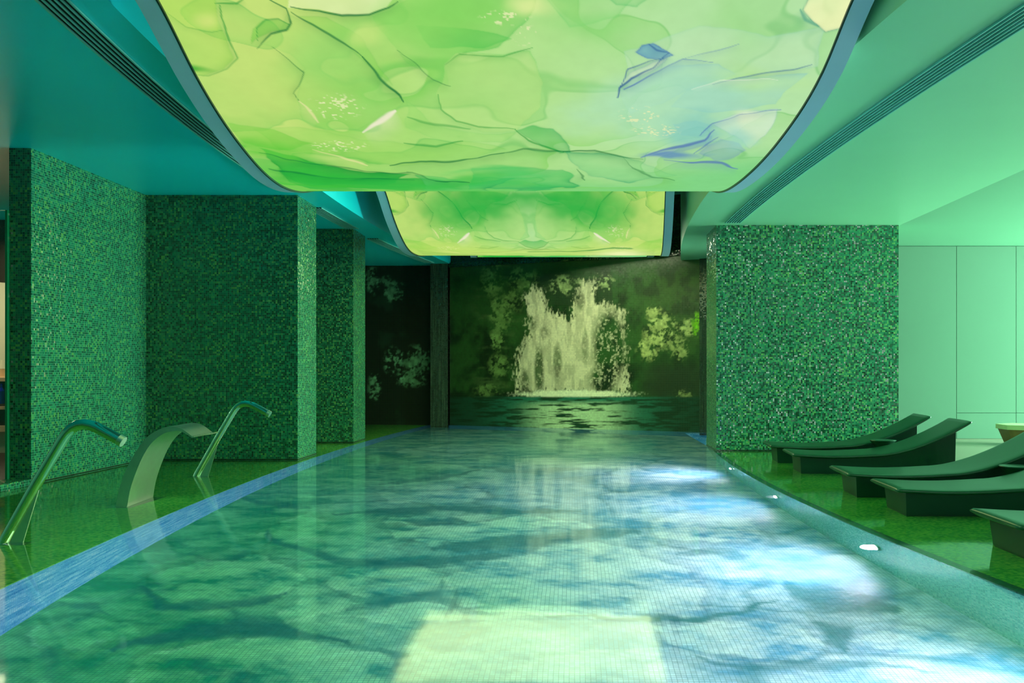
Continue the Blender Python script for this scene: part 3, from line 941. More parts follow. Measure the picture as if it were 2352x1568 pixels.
    for a_ in [
        ([(330, -40), (500, -10), (506, 45), (527, 95), (545, 135), (520, 160), (475, 176), (430, 172), (400, 100)], (146, 214, 72), .75, (56, 180, 52), 16, .75),
        ([(372, 18), (440, 60), (505, 72), (506, 45), (498, -10), (340, -20)], (182, 222, 90), .6, (110, 200, 70), 10, .4),
        ([(672, 28), (720, 55), (790, 100), (850, 150), (900, 195), (928, 232), (905, 255), (880, 270), (820, 300), (750, 300), (700, 270), (685, 235), (700, 165), (660, 130), (610, 110), (640, 80)], (160, 217, 106), .55, (70, 184, 80), 9, .55),
        ([(700, 35), (760, 40), (830, 85), (870, 140), (905, 195), (850, 150), (790, 100), (720, 55)], (126, 208, 78), .8, (30, 160, 62), 12, .7),
        ([(860, 35), (900, 20), (940, -10), (1240, -10), (1200, 60), (1150, 110), (1090, 125), (1030, 150), (1040, 195), (1000, 180), (930, 130), (880, 70)], (126, 210, 92), .75, (64, 190, 80), 16, .5),
        ([(960, 60), (1100, 70), (1180, 90), (1120, 112), (1000, 110)], (104, 202, 90), .7, (70, 190, 80), 14, .4),
        ([(1010, 215), (1015, 250), (1050, 280), (1100, 295), (1190, 298), (1240, 250), (1250, 180), (1230, 115), (1160, 128), (1060, 125), (1030, 150), (1025, 190)], (186, 225, 130), .6, (110, 204, 100), 10, .6),
        ([(1250, -10), (1310, 60), (1420, 40), (1470, -10)], (150, 216, 124), .7, (110, 204, 110), 12, .5),
        ([(1390, -10), (1420, 14), (1470, 18), (1500, -10)], (128, 206, 120), .8, (90, 190, 110), 8, .6),
        ([(930, 235), (1000, 285), (1100, 300), (1190, 300), (1150, 330), (1020, 320), (940, 290)], (150, 216, 108), .6, (80, 190, 90), 10, .6),
        ([(590, 300), (700, 290), (820, 320), (1000, 335), (1060, 320), (1160, 350), (980, 376), (900, 375), (760, 360), (640, 345)], (150, 214, 96), .6, (70, 186, 70), 8, .6),
        ([(520, 285), (640, 300), (720, 330), (640, 350), (560, 335)], (120, 206, 70), .8, (60, 184, 60), 12, .6),
        ([(590, 345), (700, 372), (850, 392), (950, 396), (900, 425), (720, 428), (650, 400)], (52, 184, 66), .95, (10, 150, 52), 10, .8),
        ([(640, 395), (800, 412), (1000, 414), (1060, 425), (900, 440), (700, 437)], (50, 186, 68), .9, (16, 150, 60), 7, .7),
        ([(960, 398), (1080, 420), (1180, 405), (1110, 440), (980, 438)], (84, 196, 96), .8, (20, 150, 80), 7, .7),
        ([(1080, 385), (1180, 378), (1290, 385), (1330, 420), (1200, 437), (1080, 430)], (66, 194, 96), .9, (30, 160, 90), 8, .6),
        ([(1190, 298), (1230, 288), (1275, 300), (1310, 345), (1285, 350), (1240, 335)], (84, 192, 94), .95, (36, 164, 84), 12, .8),
        ([(1300, 345), (1380, 346), (1470, 366), (1560, 400), (1450, 425), (1340, 400)], (120, 208, 130), .7, (40, 160, 110), 8, .6),
        ([(1430, 110), (1600, 60), (1760, 80), (1900, 60), (1870, 150), (1700, 170), (1560, 180), (1450, 230)], (196, 230, 188), .6, (150, 210, 170), 14, .4),
        ([(1428, 210), (1540, 150), (1640, 143), (1680, 170), (1590, 205), (1530, 240), (1440, 260)], (178, 226, 190), .7, (130, 190, 190), 10, .5),
        ([(1590, 205), (1660, 186), (1780, 172), (1850, 165), (1790, 245), (1700, 258), (1620, 260), (1550, 250)], (158, 214, 196), .75, (120, 190, 190), 10, .5),
        ([(1420, 200), (1445, 160), (1490, 138), (1530, 130), (1500, 155), (1445, 182)], (224, 238, 194), .8, (80, 150, 170), 4, .7),
        ([(1455, 110), (1470, 95), (1495, 93), (1520, 108), (1543, 122), (1510, 133), (1480, 128)], (84, 164, 196), .85, (50, 100, 172), 10, .9),
        ([(1640, 285), (1700, 262), (1795, 256), (1770, 300), (1730, 340), (1700, 320), (1660, 300)], (214, 236, 208), .85, (110, 160, 200), 5, .7),
        ([(1605, 357), (1625, 338), (1660, 322), (1700, 330), (1722, 345), (1690, 362), (1640, 367)], (104, 128, 198), .9, (88, 100, 190), 14, .8),
        ([(1480, 362), (1540, 342), (1600, 328), (1642, 312), (1625, 337), (1570, 350)], (86, 132, 192), .85, (70, 100, 180), 8, .7),
        ([(1540, 290), (1600, 280), (1640, 290), (1610, 318), (1560, 312)], (120, 190, 196), .7, (110, 150, 200), 8, .5),
        ([(672, -10), (674, 15), (740, 22), (790, 33), (850, 32), (890, 15), (905, -10)], (242, 247, 192), 1.0, None),
        ([(1870, -10), (1975, -10), (1945, 62), (1900, 72), (1872, 50), (1850, 25)], (242, 246, 184), 1.0, (70, 160, 130), 2, .6),
        ([(588, 108), (586, 70), (608, 46), (645, 42), (674, 56), (664, 72), (625, 78), (604, 92)], (124, 206, 78), .85, (20, 150, 60), 9, .8)]:
        sheet(*a_)
    # broad washes
    wash(470, 170, 60, 12, (30, 170, 50), 0.8)
    wash(780, 150, 120, 80, (150, 215, 110), 0.5); wash(830, 240, 80, 60, (140, 212, 105), 0.5)
    wash(1050, 40, 170, 60, (130, 212, 95), 0.7); wash(980, 90, 120, 50, (140, 214, 100), 0.6)
    wash(1350, 60, 120, 40, (140, 214, 120), 0.5)
    wash(640, 345, 120, 26, (90, 200, 62), 0.7); wash(720, 395, 170, 26, (50, 186, 62), 0.8); wash(700, 425, 160, 14, (60, 190, 60), 0.7)
    wash(1000, 425, 150, 20, (60, 190, 76), 0.7); wash(1180, 415, 120, 24, (66, 196, 100), 0.6)
    wash(1130, 395, 130, 14, (80, 200, 100), 0.6)
    wash(1500, 240, 240, 80, (172, 224, 190), 0.7); wash(1640, 230, 130, 60, (160, 216, 190), 0.6)
    pass
    wash(1600, 290, 80, 30, (120, 196, 190), 0.6); wash(1560, 345, 80, 12, (84, 132, 190), 0.75); wash(1690, 310, 50, 30, (150, 212, 200), 0.6)
    pass
    wash(1230, 15, 60, 40, (232, 240, 160), 0.7); wash(860, 110, 40, 30, (206, 230, 130), 0.5)
    wash(520, 40, 40, 30, (214, 230, 128), 0.7); wash(1740, 270, 50, 16, (220, 238, 196), 0.8); wash(1760, 190, 140, 30, (186, 230, 150), 0.5)
    g, dg, b, db = (26, 156, 62), (8, 120, 60), (84, 118, 176), (44, 92, 150)
    for pts, wd, col, a in [
        ([(500, 15), (506, 45), (525, 95), (545, 135), (520, 160), (475, 175), (455, 172)], 4, g, .75),
        ([(370, 20), (420, 60), (480, 75), (510, 70)], 1.6, g, .4), ([(490, 10), (540, 12), (560, 0)], 3, g, .7),
        ([(620, 0), (660, 20), (672, 55), (662, 70), (625, 77), (600, 95), (590, 108)], 3, dg, .8),
        ([(590, 90), (590, 65), (610, 48), (640, 45), (668, 58)], 2, g, .6),
        ([(672, 28), (720, 55), (790, 100), (830, 130)], 2.4, dg, .75), ([(830, 130), (868, 165), (900, 195), (920, 215), (928, 232)], 5, dg, .9),
        ([(625, 105), (665, 135), (700, 165), (690, 190), (680, 215), (690, 235)], 2, dg, .6),
        ([(670, 15), (740, 22), (790, 33), (850, 32), (890, 15), (910, 0)], 3, dg, .85),
        ([(910, 115), (960, 150), (1000, 180), (1040, 195)], 2, dg, .6), ([(1025, 150), (1060, 125), (1160, 128), (1230, 112)], 2, g, .6),
        ([(1010, 215), (1015, 250), (1050, 280), (1100, 295), (1190, 298)], 1.8, g, .55), ([(935, 270), (1000, 285), (1080, 300)], 3, g, .5),
        ([(600, 350), (700, 372), (850, 392), (950, 396), (1000, 412), (1080, 420)], 3, dg, .8), ([(620, 385), (760, 408), (950, 412)], 3, dg, .6),
        ([(900, 375), (980, 376), (1060, 367), (1160, 350)], 2.4, dg, .75), ([(930, 325), (1000, 332), (1060, 322)], 2, g, .6),
        ([(1190, 298), (1215, 322), (1240, 335), (1290, 350)], 2.5, g, .7), ([(1290, 348), (1360, 345), (1420, 358), (1470, 364)], 3, dg, .8),
        ([(1100, 360), (1200, 342), (1300, 348)], 2, dg, .6), ([(1430, 360), (1450, 385), (1500, 405), (1550, 416)], 2, dg, .5),
        ([(1330, 390), (1345, 412)], 3, dg, .6),
        ([(1415, 225), (1418, 205), (1445, 182), (1500, 155), (1525, 130), (1540, 122)], 3.6, db, .85),
        ([(1428, 208), (1480, 180), (1540, 150), (1570, 138), (1640, 143)], 3.6, b, .85), ([(1570, 138), (1640, 118), (1700, 98)], 1.8, b, .45),
        ([(1418, 205), (1440, 160), (1490, 138), (1530, 132)], 2, db, .7), ([(1490, 98), (1510, 112), (1540, 122)], 4, db, .7),
        ([(1465, 360), (1520, 346), (1570, 338), (1620, 325), (1645, 300)], 5, b, .8), ([(1520, 366), (1600, 375), (1660, 378), (1700, 386)], 3, b, .8),
        ([(1610, 312), (1640, 285), (1700, 262), (1790, 255)], 2.4, b, .7), ([(1600, 355), (1625, 335), (1655, 318)], 2, b, .6),
        ([(1640, 196), (1700, 180), (1780, 165), (1870, 148)], 2.4, db, .6), ([(1590, 210), (1660, 186), (1780, 182)], 1.6, (230, 240, 214), .6),
        ([(1835, 20), (1850, 45), (1880, 62)], 6, (50, 150, 130), .6)]:
        line(pts, wd, col, a)
    # pale streaks and salt-like speckles
    line([(830, 300), (880, 272), (905, 255)], 12, (240, 236, 206), .9, 1.6); line([(715, 345), (790, 362), (850, 376)], 3, (220, 226, 150), .8)
    line([(690, 235), (715, 265), (730, 285)], 4, (230, 228, 160), .7)
    sp = vnoise(X * 42, Y * 42, 371) * 0.7 + vnoise(X * 90, Y * 90, 381) * 0.3
    for cx, cy, rx, ry in [(770, 245, 80, 36), (1160, 40, 70, 22), (1205, 80, 36, 30), (1470, 265, 60, 26), (1510, 300, 70, 18), (780, 335, 80, 16)]:
        d = np.hypot((px - cx) / rx, (py - cy) / ry)
        c = mix(c, L(232, 238, 180), sstep(0.66, 0.74, sp) * (1 - sstep(0.5, 1.0, d)) * 0.8)
    return np.clip(c, 0, 1)


def light_panel(prof, lf, rt, ya, yb, dens, map_y, label, vis=0.0, mirrored=False):
    ymid = (ya + yb) / 2
    t = thing('light_panel', (0.5 * (float(lf(ymid)) + float(rt(ymid))), ymid, float(prof(ymid))), label, 'ceiling light', 'backlit wavy ceiling light panels')
    yv = max(ya, vis)
    yy = np.concatenate([np.arange(ya, yv, 0.05), np.linspace(yv, yb, int((yb - yv) / dens) + 1)]); n = len(yy); m = int((float(rt(ymid)) - float(lf(ymid))) / dens) + 1
    s = np.linspace(0, 1, m)
    X = lf(yy)[:, None] * (1 - s) + rt(yy)[:, None] * s
    Y = np.repeat(yy[:, None], m, 1); Z = np.repeat(prof(yy)[:, None], m, 1)
    P = np.stack([X, Y, Z], -1)
    mem = grid_obj('membrane', P, M['backlit'], t, flip=False)
    y1 = map_y(Y.ravel()); s1 = np.repeat(s[None, :], n, 0).ravel()
    s0 = s1.copy()
    if mirrored:
        s1 = 1.16 * np.minimum(s1, 1 - s1)
    x1 = left1(y1) * (1 - s1) + right1(y1) * s1
    px, py = plane_pix(x1, y1, prof1(y1))
    cols = ink_print(px, py, x1, y1)
    if mirrored:
        v1 = (Y.ravel() - ya) / (yb - ya); nz_ = fbm(x1 * 1.2, y1 * 1.2, 501, 4) - 0.5
        band = np.exp(-((v1 + nz_ * 0.25 - 0.31) / 0.10) ** 2) * (1 - sstep(0.22, 0.46, np.abs(s0 - 0.5) + nz_ * 0.3))
        cols = mix(cols, np.array(lin(26, 174, 66)), band * 0.85)
        cols = mix(cols, np.array(lin(214, 232, 116)), sstep(0.50, 0.72, v1 + nz_ * 0.2) * 0.55)
        cols = mix(cols, np.array(lin(250, 252, 190)), np.exp(-((s0 - 0.84) / 0.10) ** 2 - ((v1 - 0.80) / 0.14) ** 2) * 0.8)
        dl, _ = seg_dist(s0 * 4 + nz_ * 0.25, v1 * 3.7 + nz_ * 0.2, [(1.9, 2.62), (2.5, 2.58), (2.9, 2.48), (3.3, 2.36), (3.55, 2.38)])
        cols = mix(cols, np.array(lin(16, 140, 60)), (1 - sstep(0.01, 0.07, dl)) * 0.7)
    set_color(mem, cols)
    mem['label'] = 'glowing green and yellow ink-pattern membrane'
    k = np.linspace(ya, yb, 60)
    for side in (-1, 1):
        e = lf(k) if side < 0 else rt(k)
        a, b = (e - 0.135, e - 0.008) if side < 0 else (e + 0.008, e + 0.135)
        ribbon('side_rail', list(zip(a, k)), list(zip(b, k)), prof(k) - 0.012, prof(k) + 0.10, M['rail'], t)
        a, b = (e - 0.012, e) if side < 0 else (e, e + 0.012)
        ribbon('rail_lip', list(zip(a, k)), list(zip(b, k)), prof(k) - 0.016, prof(k) + 0.02, M['rail_lip'], t)
    ribbon('housing', list(zip(lf(k) - 0.12, k)), list(zip(rt(k) + 0.12, k)), prof(k) + 0.10, prof(k) + 0.13, M['housing'], t)
    for yq in (ya + 0.25 * (yb - ya), ya + 0.8 * (yb - ya)):
        for fr_ in (0.2, 0.8):
            xq = float(lf(yq)) * (1 - fr_) + float(rt(yq)) * fr_
            box('suspension_rod', xq - 0.012, xq + 0.012, yq - 0.012, yq + 0.012, float(prof(yq)) + 0.12, ZTOP, M['housing'], t)
    return t


light_panel(prof1, left1, right1, 1.74, 9.83, 0.0075, lambda y: y, 'largest wavy backlit ceiling panel with green, yellow and blue ink pattern', 5.5)
light_panel(prof2, left2, right2, 12.6, 16.3, 0.012, lambda y: 4.9 + (y - 12.6) / 3.7 * 3.9, 'smaller wavy backlit panel hanging between the large panel and the waterfall wall', 0.0, True)
light_panel(prof3, left3, right3, 17.0, 18.3, 0.03, lambda y: 6.0 + (y - 17.0) / 1.3 * 2.6, 'thin green sliver of backlit ceiling panel close above the waterfall wall')

# ------------------------------------------------------------------ linear slot vents
def slot_vent(curve, ya, yb, zc, label, width=0.19, bars=5, grp='linear slot vents in the ceiling'):
    ym = (ya + yb) / 2
    t = thing('slot_vent', (float(curve(ym)), ym, zc), label, 'vent', grp)
    n = max(8, int((yb - ya) * 4)); k = np.linspace(ya, yb, n)
    c = curve(k)
    ribbon('backing', list(zip(c - width / 2, k)), list(zip(c + width / 2, k)), zc - 0.004, zc, M['black'], t)
    pitch = width / bars
    for i in range(bars + 1):
        o_ = c - width / 2 + i * pitch
        wd = 0.009 if 0 < i < bars else 0.012
        ribbon('slat', list(zip(o_ - wd / 2, k)), list(zip(o_ + wd / 2, k)), zc - 0.016, zc - 0.003, M['slat'], t)
    return t


slot_vent(vent_l, 2.0, 11.72, ZL, 'long curved slot vent in the teal ceiling above the water spouts')
slot_vent(vent_l, 13.12, 15.05, ZL, 'short slot vent in the teal ceiling between the two dark mosaic pillars')
slot_vent(vent_l, 16.2, 19.8, ZL, 'slot vent in the teal ceiling running up to the dark leaf mural')
slot_vent(vent_r, 2.0, 13.35, ZR, 'long slot vent in the pale green ceiling over the sun loungers', 0.20, 6)

# ------------------------------------------------------------------ sun loungers
def lounger(x, y, rz, label):
    t = thing('sun_lounger', (x, y, SHELF), label, 'sun lounger', 'sun loungers standing in the shallow water', rz)
    L_, W, top, th = 1.90, 0.74, 0.23 - SHELF, 0.045
    ks = np.linspace(0, 1, 40); xs = ks * L_
    def prof(q):
        tt = np.clip((q - 0.90) / (L_ - 0.90), 0, 1)
        dip = -0.018 * np.sin(np.clip(q / 0.9, 0, 1) * math.pi)
        return top + dip + 0.365 * tt ** 1.65
    # lofted shell with rounded rim
    sec = []
    for a in np.linspace(0, 2 * math.pi, 24, endpoint=False):
        ca, sa = math.cos(a), math.sin(a)
        yy_ = math.copysign(abs(ca) ** 0.28, ca) * W / 2
        zz_ = math.copysign(abs(sa) ** 0.6, sa) * th / 2
        sec.append((yy_, zz_))
    v, f = [], []
    st = []
    for q in xs:
        z = float(prof(q)); dz = float(prof(q + 0.01) - prof(q - 0.01)) / 0.02
        ln = math.hypot(1, dz); st.append((q, z, -dz / ln, 1 / ln))
    ends = [(0.0, 0.25), (0.012, 0.7)]
    seq = [(st[0][0] - 0.02, st[0][1], st[0][2], st[0][3], 0.45)] + [(*s_, 1.0) for s_ in st]
    lx, lz, nx, nz = st[-1]
    seq.append((lx + 0.02 * nz, lz - 0.02 * nx, nx, nz, 0.45))
    for q, z, nx, nz, sc in seq:
        for yy_, zz_ in sec:
            v.append((q + nx * (zz_ * sc - th / 2), yy_ * (1 if sc == 1 else 0.975), z + nz * (zz_ * sc - th / 2)))
    n = len(sec)
    for i in range(len(seq) - 1):
        for j in range(n):
            f.append((i * n + j, i * n + (j + 1) % n, (i + 1) * n + (j + 1) % n, (i + 1) * n + j))
    f.append(tuple(range(n))[::-1]); f.append(tuple((len(seq) - 1) * n + j for j in range(n)))
    obj('seat_shell', v, f, M['resin'], t, smooth=True, local=True)
    # solid plinth following the underside of the shell
    B = 0.50
    xb_ = np.linspace(0.075, 1.78, 26)
    v, f = [], []
    for q in xb_:
        zt = float(prof(q)) - th - 0.002
        dx = 0.02 * (1 - (q - 0.075) / 0.1) if q < 0.12 else 0
        v += [(q + dx, -B / 2 + 0.01, 0), (q + dx, B / 2 - 0.01, 0), (q, B / 2 + 0.03, zt), (q, -B / 2 - 0.03, zt)]
    m = len(xb_)
    for i in range(m - 1):
        a, b = 4 * i, 4 * i + 4
        f += [(a, a + 1, b + 1, b), (a + 1, a + 2, b + 2, b + 1), (a + 2, a + 3, b + 3, b + 2), (a + 3, a, b, b + 3)]
    f += [(0, 3, 2, 1), (4 * m - 4, 4 * m - 3, 4 * m - 2, 4 * m - 1)]
    obj('plinth', v, f, M['resin_base'], t, local=True)
    return t


lounger(2.46, 12.2, math.radians(-4), 'dark green lounger nearest the mosaic pillar, first of its row')
lounger(2.46, 10.98, math.radians(-3), 'dark green lounger second from the mosaic pillar, in full view with raised headrest')
lounger(2.49, 8.98, math.radians(-2), 'dark green lounger third from the mosaic pillar, its foot end free over the water')
lounger(2.55, 7.86, math.radians(-1), 'dark green lounger fourth from the mosaic pillar with a wet shiny seat')
lounger(2.68, 6.09, math.radians(0), 'dark green lounger farthest from the mosaic pillar, standing alone at the pool edge')


def side_table(x, y, label):
    t = thing('side_table', (x, y, SHELF), label, 'side table')
    def lathe(name, prof, mat):
        n = 40; v, f = [], []
        for r, z in prof:
            for j in range(n):
                a = 2 * math.pi * j / n
                v.append((r * math.cos(a), r * math.sin(a), z))
        for i in range(len(prof) - 1):
            for j in range(n):
                f.append((i * n + j, i * n + (j + 1) % n, (i + 1) * n + (j + 1) % n, (i + 1) * n + j))
        f.append(tuple(range(n))[::-1]); f.append(tuple((len(prof) - 1) * n + j for j in range(n)))
        return obj(name, v, f, mat, t, smooth=False, local=True)
    h = 0.315 - SHELF
    lathe('foot', [(0.12, 0.0), (0.11, 0.02), (0.055, 0.06), (0.05, h - 0.13)], M['resin_base'])
    lathe('bowl', [(0.05, h - 0.13), (0.08, h - 0.09), (0.15, h - 0.012)], M['resin_base'])
    lathe('table_top', [(0.15, h - 0.012), (0.157, h - 0.006), (0.153, h)], M['resin'])
    return t


side_table(3.70, 11.50, 'small round dark side table between the two loungers nearest the pillar')
side_table(3.88, 8.385, 'small round dark side table between the third and fourth lounger')

# ------------------------------------------------------------------ stainless water spouts
def tube(name, path, r, mat, parent, n=20, cap=True):
    v, f = [], []
    path = [Vector(p) for p in path]
    for i, p in enumerate(path):
        d = (path[min(i + 1, len(path) - 1)] - path[max(i - 1, 0)]).normalized()
        s_ = Vector((0, 1, 0)); u_ = s_.cross(d).normalized()
        for j in range(n):
            a = 2 * math.pi * j / n
            v.append(tuple(p + (s_ * math.cos(a) + u_ * math.sin(a)) * r))
    for i in range(len(path) - 1):
        for j in range(n):
            f.append((i * n + j, (i + 1) * n + j, (i + 1) * n + (j + 1) % n, i * n + (j + 1) % n))
    if cap:
        f.append(tuple(range(n))); f.append(tuple((len(path) - 1) * n + j for j in range(n))[::-1])
    o = obj(name, v, f, mat, parent, smooth=True, local=True)
    m = o.modifiers.new('es', 'EDGE_SPLIT'); m.split_angle = math.radians(60)
    return o


def jet_spout(x, y, label):
    t = thing('jet_spout', (x, y, SHELF), label, 'water spout', 'bent steel tube spouts')
    dz = -SHELF
    raw = [(-0.045, 0.0), (0.0, 0.03 + dz), (0.205, 0.395 + dz), (0.375, 0.68 + dz)]
    # bend
    bend = [(0.405, 0.725 + dz), (0.44, 0.762 + dz), (0.48, 0.783 + dz), (0.525, 0.789 + dz), (0.57, 0.780 + dz), (0.61, 0.765 + dz)]
    end = [(0.66, 0.738 + dz), (0.755, 0.686 + dz)]
    pts = [(a, 0, b) for a, b in raw + bend + end]
    tube('pipe', pts, 0.036, M['steel'], t)
    tube('nozzle_ring', [(0.755, 0, 0.686 + dz), (0.785, 0, 0.669 + dz)], 0.0375, M['brushed'], t)
    # triangular fin plate under the pipe
    tri = [(-0.03, 0.0), (0.115, 0.0), (0.115, dz), (0.235, 0.40 + dz), (0.21, 0.395 + dz), (0.0, 0.03 + dz)]
    v = [(a, -0.005, b) for a, b in tri] + [(a, 0.005, b) for a, b in tri]
    n = len(tri)
    f = [tuple(range(n)), tuple(range(2 * n - 1, n - 1, -1))] + [(i, n + i, n + (i + 1) % n, (i + 1) % n) for i in range(n)]
    obj('fin_plate', v, f, M['brushed'], t, local=True)
    box('base_plate', -0.10, 0.16, -0.06, 0.06, 0.0, 0.012, M['steel'], t, local=True)
    return t


jet_spout(-3.81, 6.42, 'bent steel tube spout on the left shelf opposite the lone lounger')
jet_spout(-4.10, 10.42, 'bent steel tube spout in front of the broad dark mosaic pillar')


def cobra(label):
    x0, y0 = -3.84, 8.42
    t = thing('cobra_spout', (x0, y0, SHELF), label, 'water spout')
    inner = [(-3.80, SHELF), (-3.79, 0.0), (-3.765, 0.14), (-3.72, 0.28), (-3.66, 0.42), (-3.59, 0.53), (-3.50, 0.605), (-3.42, 0.632), (-3.34, 0.630), (-3.25, 0.578)]
    outer = [(-3.89, SHELF), (-3.885, 0.0), (-3.86, 0.14), (-3.80, 0.31), (-3.72, 0.46), (-3.63, 0.58), (-3.51, 0.655), (-3.42, 0.672), (-3.335, 0.652), (-3.245, 0.588)]
    tt = np.linspace(0, 1, len(inner)); k = np.linspace(0, 1, 44)
    ip = [spline([(a, b[j]) for a, b in zip(tt, inner)])(k) for j in (0, 1)]
    op = [spline([(a, b[j]) for a, b in zip(tt, outer)])(k) for j in (0, 1)]
    w0, w1 = 0.31, 0.29
    v, f = [], []
    for i in range(44):
        hw = w0 + (w1 - w0) * k[i]
        for (xx, zz) in ((ip[0][i], ip[1][i]), (op[0][i], op[1][i])):
            v += [(xx - x0, -hw, zz - SHELF), (xx - x0 - 0.05, hw, zz - SHELF)]
    for i in range(43):
        a, b = 4 * i, 4 * i + 4        # a:inner near, a+1 inner far, a+2 outer near, a+3 outer far
        f += [(a, a + 1, b + 1, b), (a + 2, b + 2, b + 3, a + 3), (a, b, b + 2, a + 2), (a + 1, a + 3, b + 3, b + 1)]
    f += [(0, 2, 3, 1), (4 * 43, 4 * 43 + 1, 4 * 43 + 3, 4 * 43 + 2)]
    o = obj('blade', v, f, M['brushed'], t, smooth=True, local=True)
    m = o.modifiers.new('es', 'EDGE_SPLIT'); m.split_angle = math.radians(40)
    # slot lip and base collar
    box('outlet_lip', -3.256 - x0, -3.240 - x0, -0.285, 0.28, 0.580 - SHELF, 0.592 - SHELF, M['steel'], t, local=True)
    box('base_plate', -0.12, 0.10, -0.35, 0.35, 0.0, 0.010, M['steel'], t, local=True)
    return t


cobra('wide curved brushed steel cobra spout between the two tube spouts')

# ------------------------------------------------------------------ underwater lamps on the right basin wall
M['lamp_lens'] = emit('lamp_lens', (0.86, 0.88, 1.0), 30)
for y, lab in ((6.75, 'bright underwater lamp in the basin wall beside the lone lounger'),
               (9.25, 'bright underwater lamp in the basin wall below the third lounger'),
               (11.75, 'bright underwater lamp in the basin wall nearest the wide mosaic pillar'),
               (4.25, 'underwater lamp in the basin wall past the lone lounger')):
    x = float(pool_r(y)); z = -0.50
    t = thing('pool_light', (x, y, z), lab, 'pool light', 'underwater lamps')
    def disc(name, r, x0, x1, mat):
        n = 28
        v = [(x0, r * math.cos(2 * math.pi * j / n), r * math.sin(2 * math.pi * j / n)) for j in range(n)] + \
            [(x1, r * math.cos(2 * math.pi * j / n), r * math.sin(2 * math.pi * j / n)) for j in range(n)]
        f = [tuple(range(n)), tuple(range(2 * n - 1, n - 1, -1))] + [(j, n + j, n + (j + 1) % n, (j + 1) % n) for j in range(n)]
        return obj(name, v, f, mat, t, local=True)
    disc('bezel', 0.085, -0.012, 0.0, M['steel'])
    disc('lens', 0.06, -0.02, -0.012, M['lamp_lens'])
    d = bpy.data.lights.new('pool_lamp', 'SPOT')
    d.energy = 270; d.color = (0.96, 0.82, 1.0); d.spot_size = math.radians(172); d.spot_blend = 1.0; d.shadow_soft_size = 0.06
    lo = bpy.data.objects.new('pool_lamp', d); C.objects.link(lo)
    lo.parent = t
    lo.location = (-0.05, 0, 0)
    lo.rotation_euler = (0, math.radians(84), 0)      # points to -X, a little down

# ------------------------------------------------------------------ lounge beyond the left glass screen
g = thing('glass_screen', (-5.70, 9.55, 0.06), 'tall frameless glass screen edge beside the slim mosaic pier', 'glass screen')
box('pane', -7.6, -5.692, 9.585, 9.600, 0.06, 2.75, M['clear_glass'], g)
box('edge_profile', -5.692, -5.668, 9.57, 9.612, 0.06, 2.75, M['glass_edge'], g)
lw = box('wall_lounge', -10.2, -6.6, 14.2, 14.3, 0.03, ZL, M['wood_dark']); tag(lw, kind='structure')
# pale arched niche
t = thing('arched_niche', (-8.6, 14.15, 0.03), 'pale rounded wall niche glowing behind the lounge counter', 'niche')
n = 24
poly = [(-9.6, 1.0), (-7.6, 1.0)] + [(-8.6 + 1.0 * math.cos(a), 1.9 + 0.55 * math.sin(a)) for a in np.linspace(0, math.pi, n)]
v = [(a, 14.12, b) for a, b in poly] + [(a, 14.19, b) for a, b in poly]
m = len(poly)
f = [tuple(range(m)), tuple(range(2 * m - 1, m - 1, -1))] + [(i, m + i, m + (i + 1) % m, (i + 1) % m) for i in range(m)]
obj('panel', v, f, M['lounge_wall'], t)
t = thing('lounge_counter', (-8.2, 13.2, 0.03), 'dark wooden lounge counter with pale shelf edges behind the glass', 'counter')
box('carcass', -9.2, -7.2, 13.0, 13.5, 0.40, 1.0, M['wood_dark'], t)
box('plinth', -9.2, -7.2, 13.0, 13.5, 0.03, 0.32, M['lounge_wall'], t)
box('worktop', -9.25, -7.15, 12.95, 13.55, 1.0, 1.05, M['wood_pale'], t)
box('shelf', -9.22, -7.18, 12.93, 13.0, 0.62, 0.66, M['wood_pale'], t)
box('shelf', -9.22, -7.18, 12.93, 13.0, 0.32, 0.40, M['wood_pale'], t)


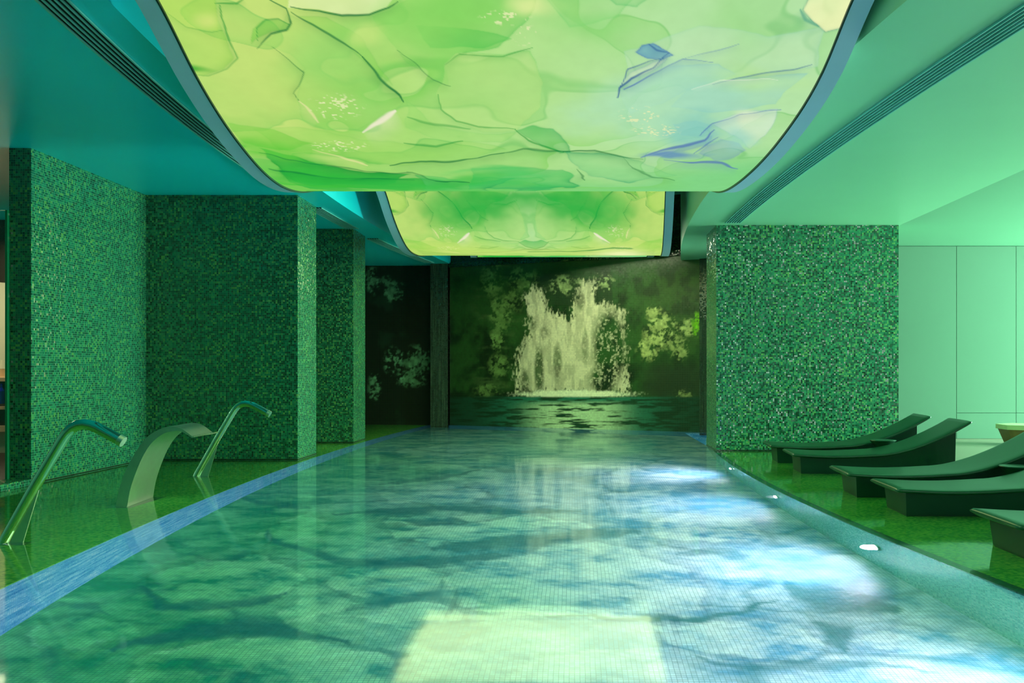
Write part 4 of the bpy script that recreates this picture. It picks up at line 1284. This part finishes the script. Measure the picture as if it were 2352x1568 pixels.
def lathe_obj(name, loc, prof, mat, label, cat, parts=None):
    t = thing(name, loc, label, cat)
    for pn, pr, pm in parts or [('body', prof, mat)]:
        n = 20; v, f = [], []
        for r, z in pr:
            for j in range(n):
                a = 2 * math.pi * j / n
                v.append((r * math.cos(a), r * math.sin(a), z))
        for i in range(len(pr) - 1):
            for j in range(n):
                f.append((i * n + j, i * n + (j + 1) % n, (i + 1) * n + (j + 1) % n, (i + 1) * n + j))
        f.append(tuple(range(n))[::-1]); f.append(tuple((len(pr) - 1) * n + j for j in range(n)))
        obj(pn, v, f, pm, t, smooth=False, local=True)
    return t


p = at_depth(12, 850, 13.2)
lathe_obj('table_lamp', (p[0], 13.2, 1.05), None, None, 'small cream table lamp on the lounge counter', 'lamp',
          [('base', [(0.075, 0.0), (0.07, 0.02), (0.068, 0.12)], M['terracotta']), ('lamp_shade', [(0.07, 0.12), (0.05, 0.24)], M['lounge_wall'])])
p = at_depth(6, 890, 12.9)
lathe_obj('bottle', (p[0], 12.88, 0.70), None, None, 'deep blue bottle in front of the lounge counter', 'bottle',
          [('body', [(0.035, 0.0), (0.035, 0.17), (0.014, 0.22)], M['bottle_blue']), ('neck', [(0.014, 0.22), (0.014, 0.27)], M['bottle_blue'])])

# ------------------------------------------------------------------ wooden tub on the dry floor by the panelled wall
x_, y_, _ = on_plane(2352, 1018, 0.015)
t = thing('wooden_tub', (6.85, 14.6, 0.015), 'olive brown tapered wooden tub with pale rim by the panelled wall', 'tub')
def frustum(name, r0, r1, z0, z1, mat, n=6):
    v = [(r0 * math.cos(2 * math.pi * (j + .5) / n), r0 * math.sin(2 * math.pi * (j + .5) / n), z0) for j in range(n)] + \
        [(r1 * math.cos(2 * math.pi * (j + .5) / n), r1 * math.sin(2 * math.pi * (j + .5) / n), z1) for j in range(n)]
    f = [tuple(range(n))[::-1], tuple(range(n, 2 * n))] + [(j, (j + 1) % n, n + (j + 1) % n, n + j) for j in range(n)]
    return obj(name, v, f, mat, t, local=True)
frustum('body', 0.27, 0.37, 0.0, 0.24, M['olive_wood'])
frustum('rim', 0.40, 0.40, 0.24, 0.31, M['olive_rim'])
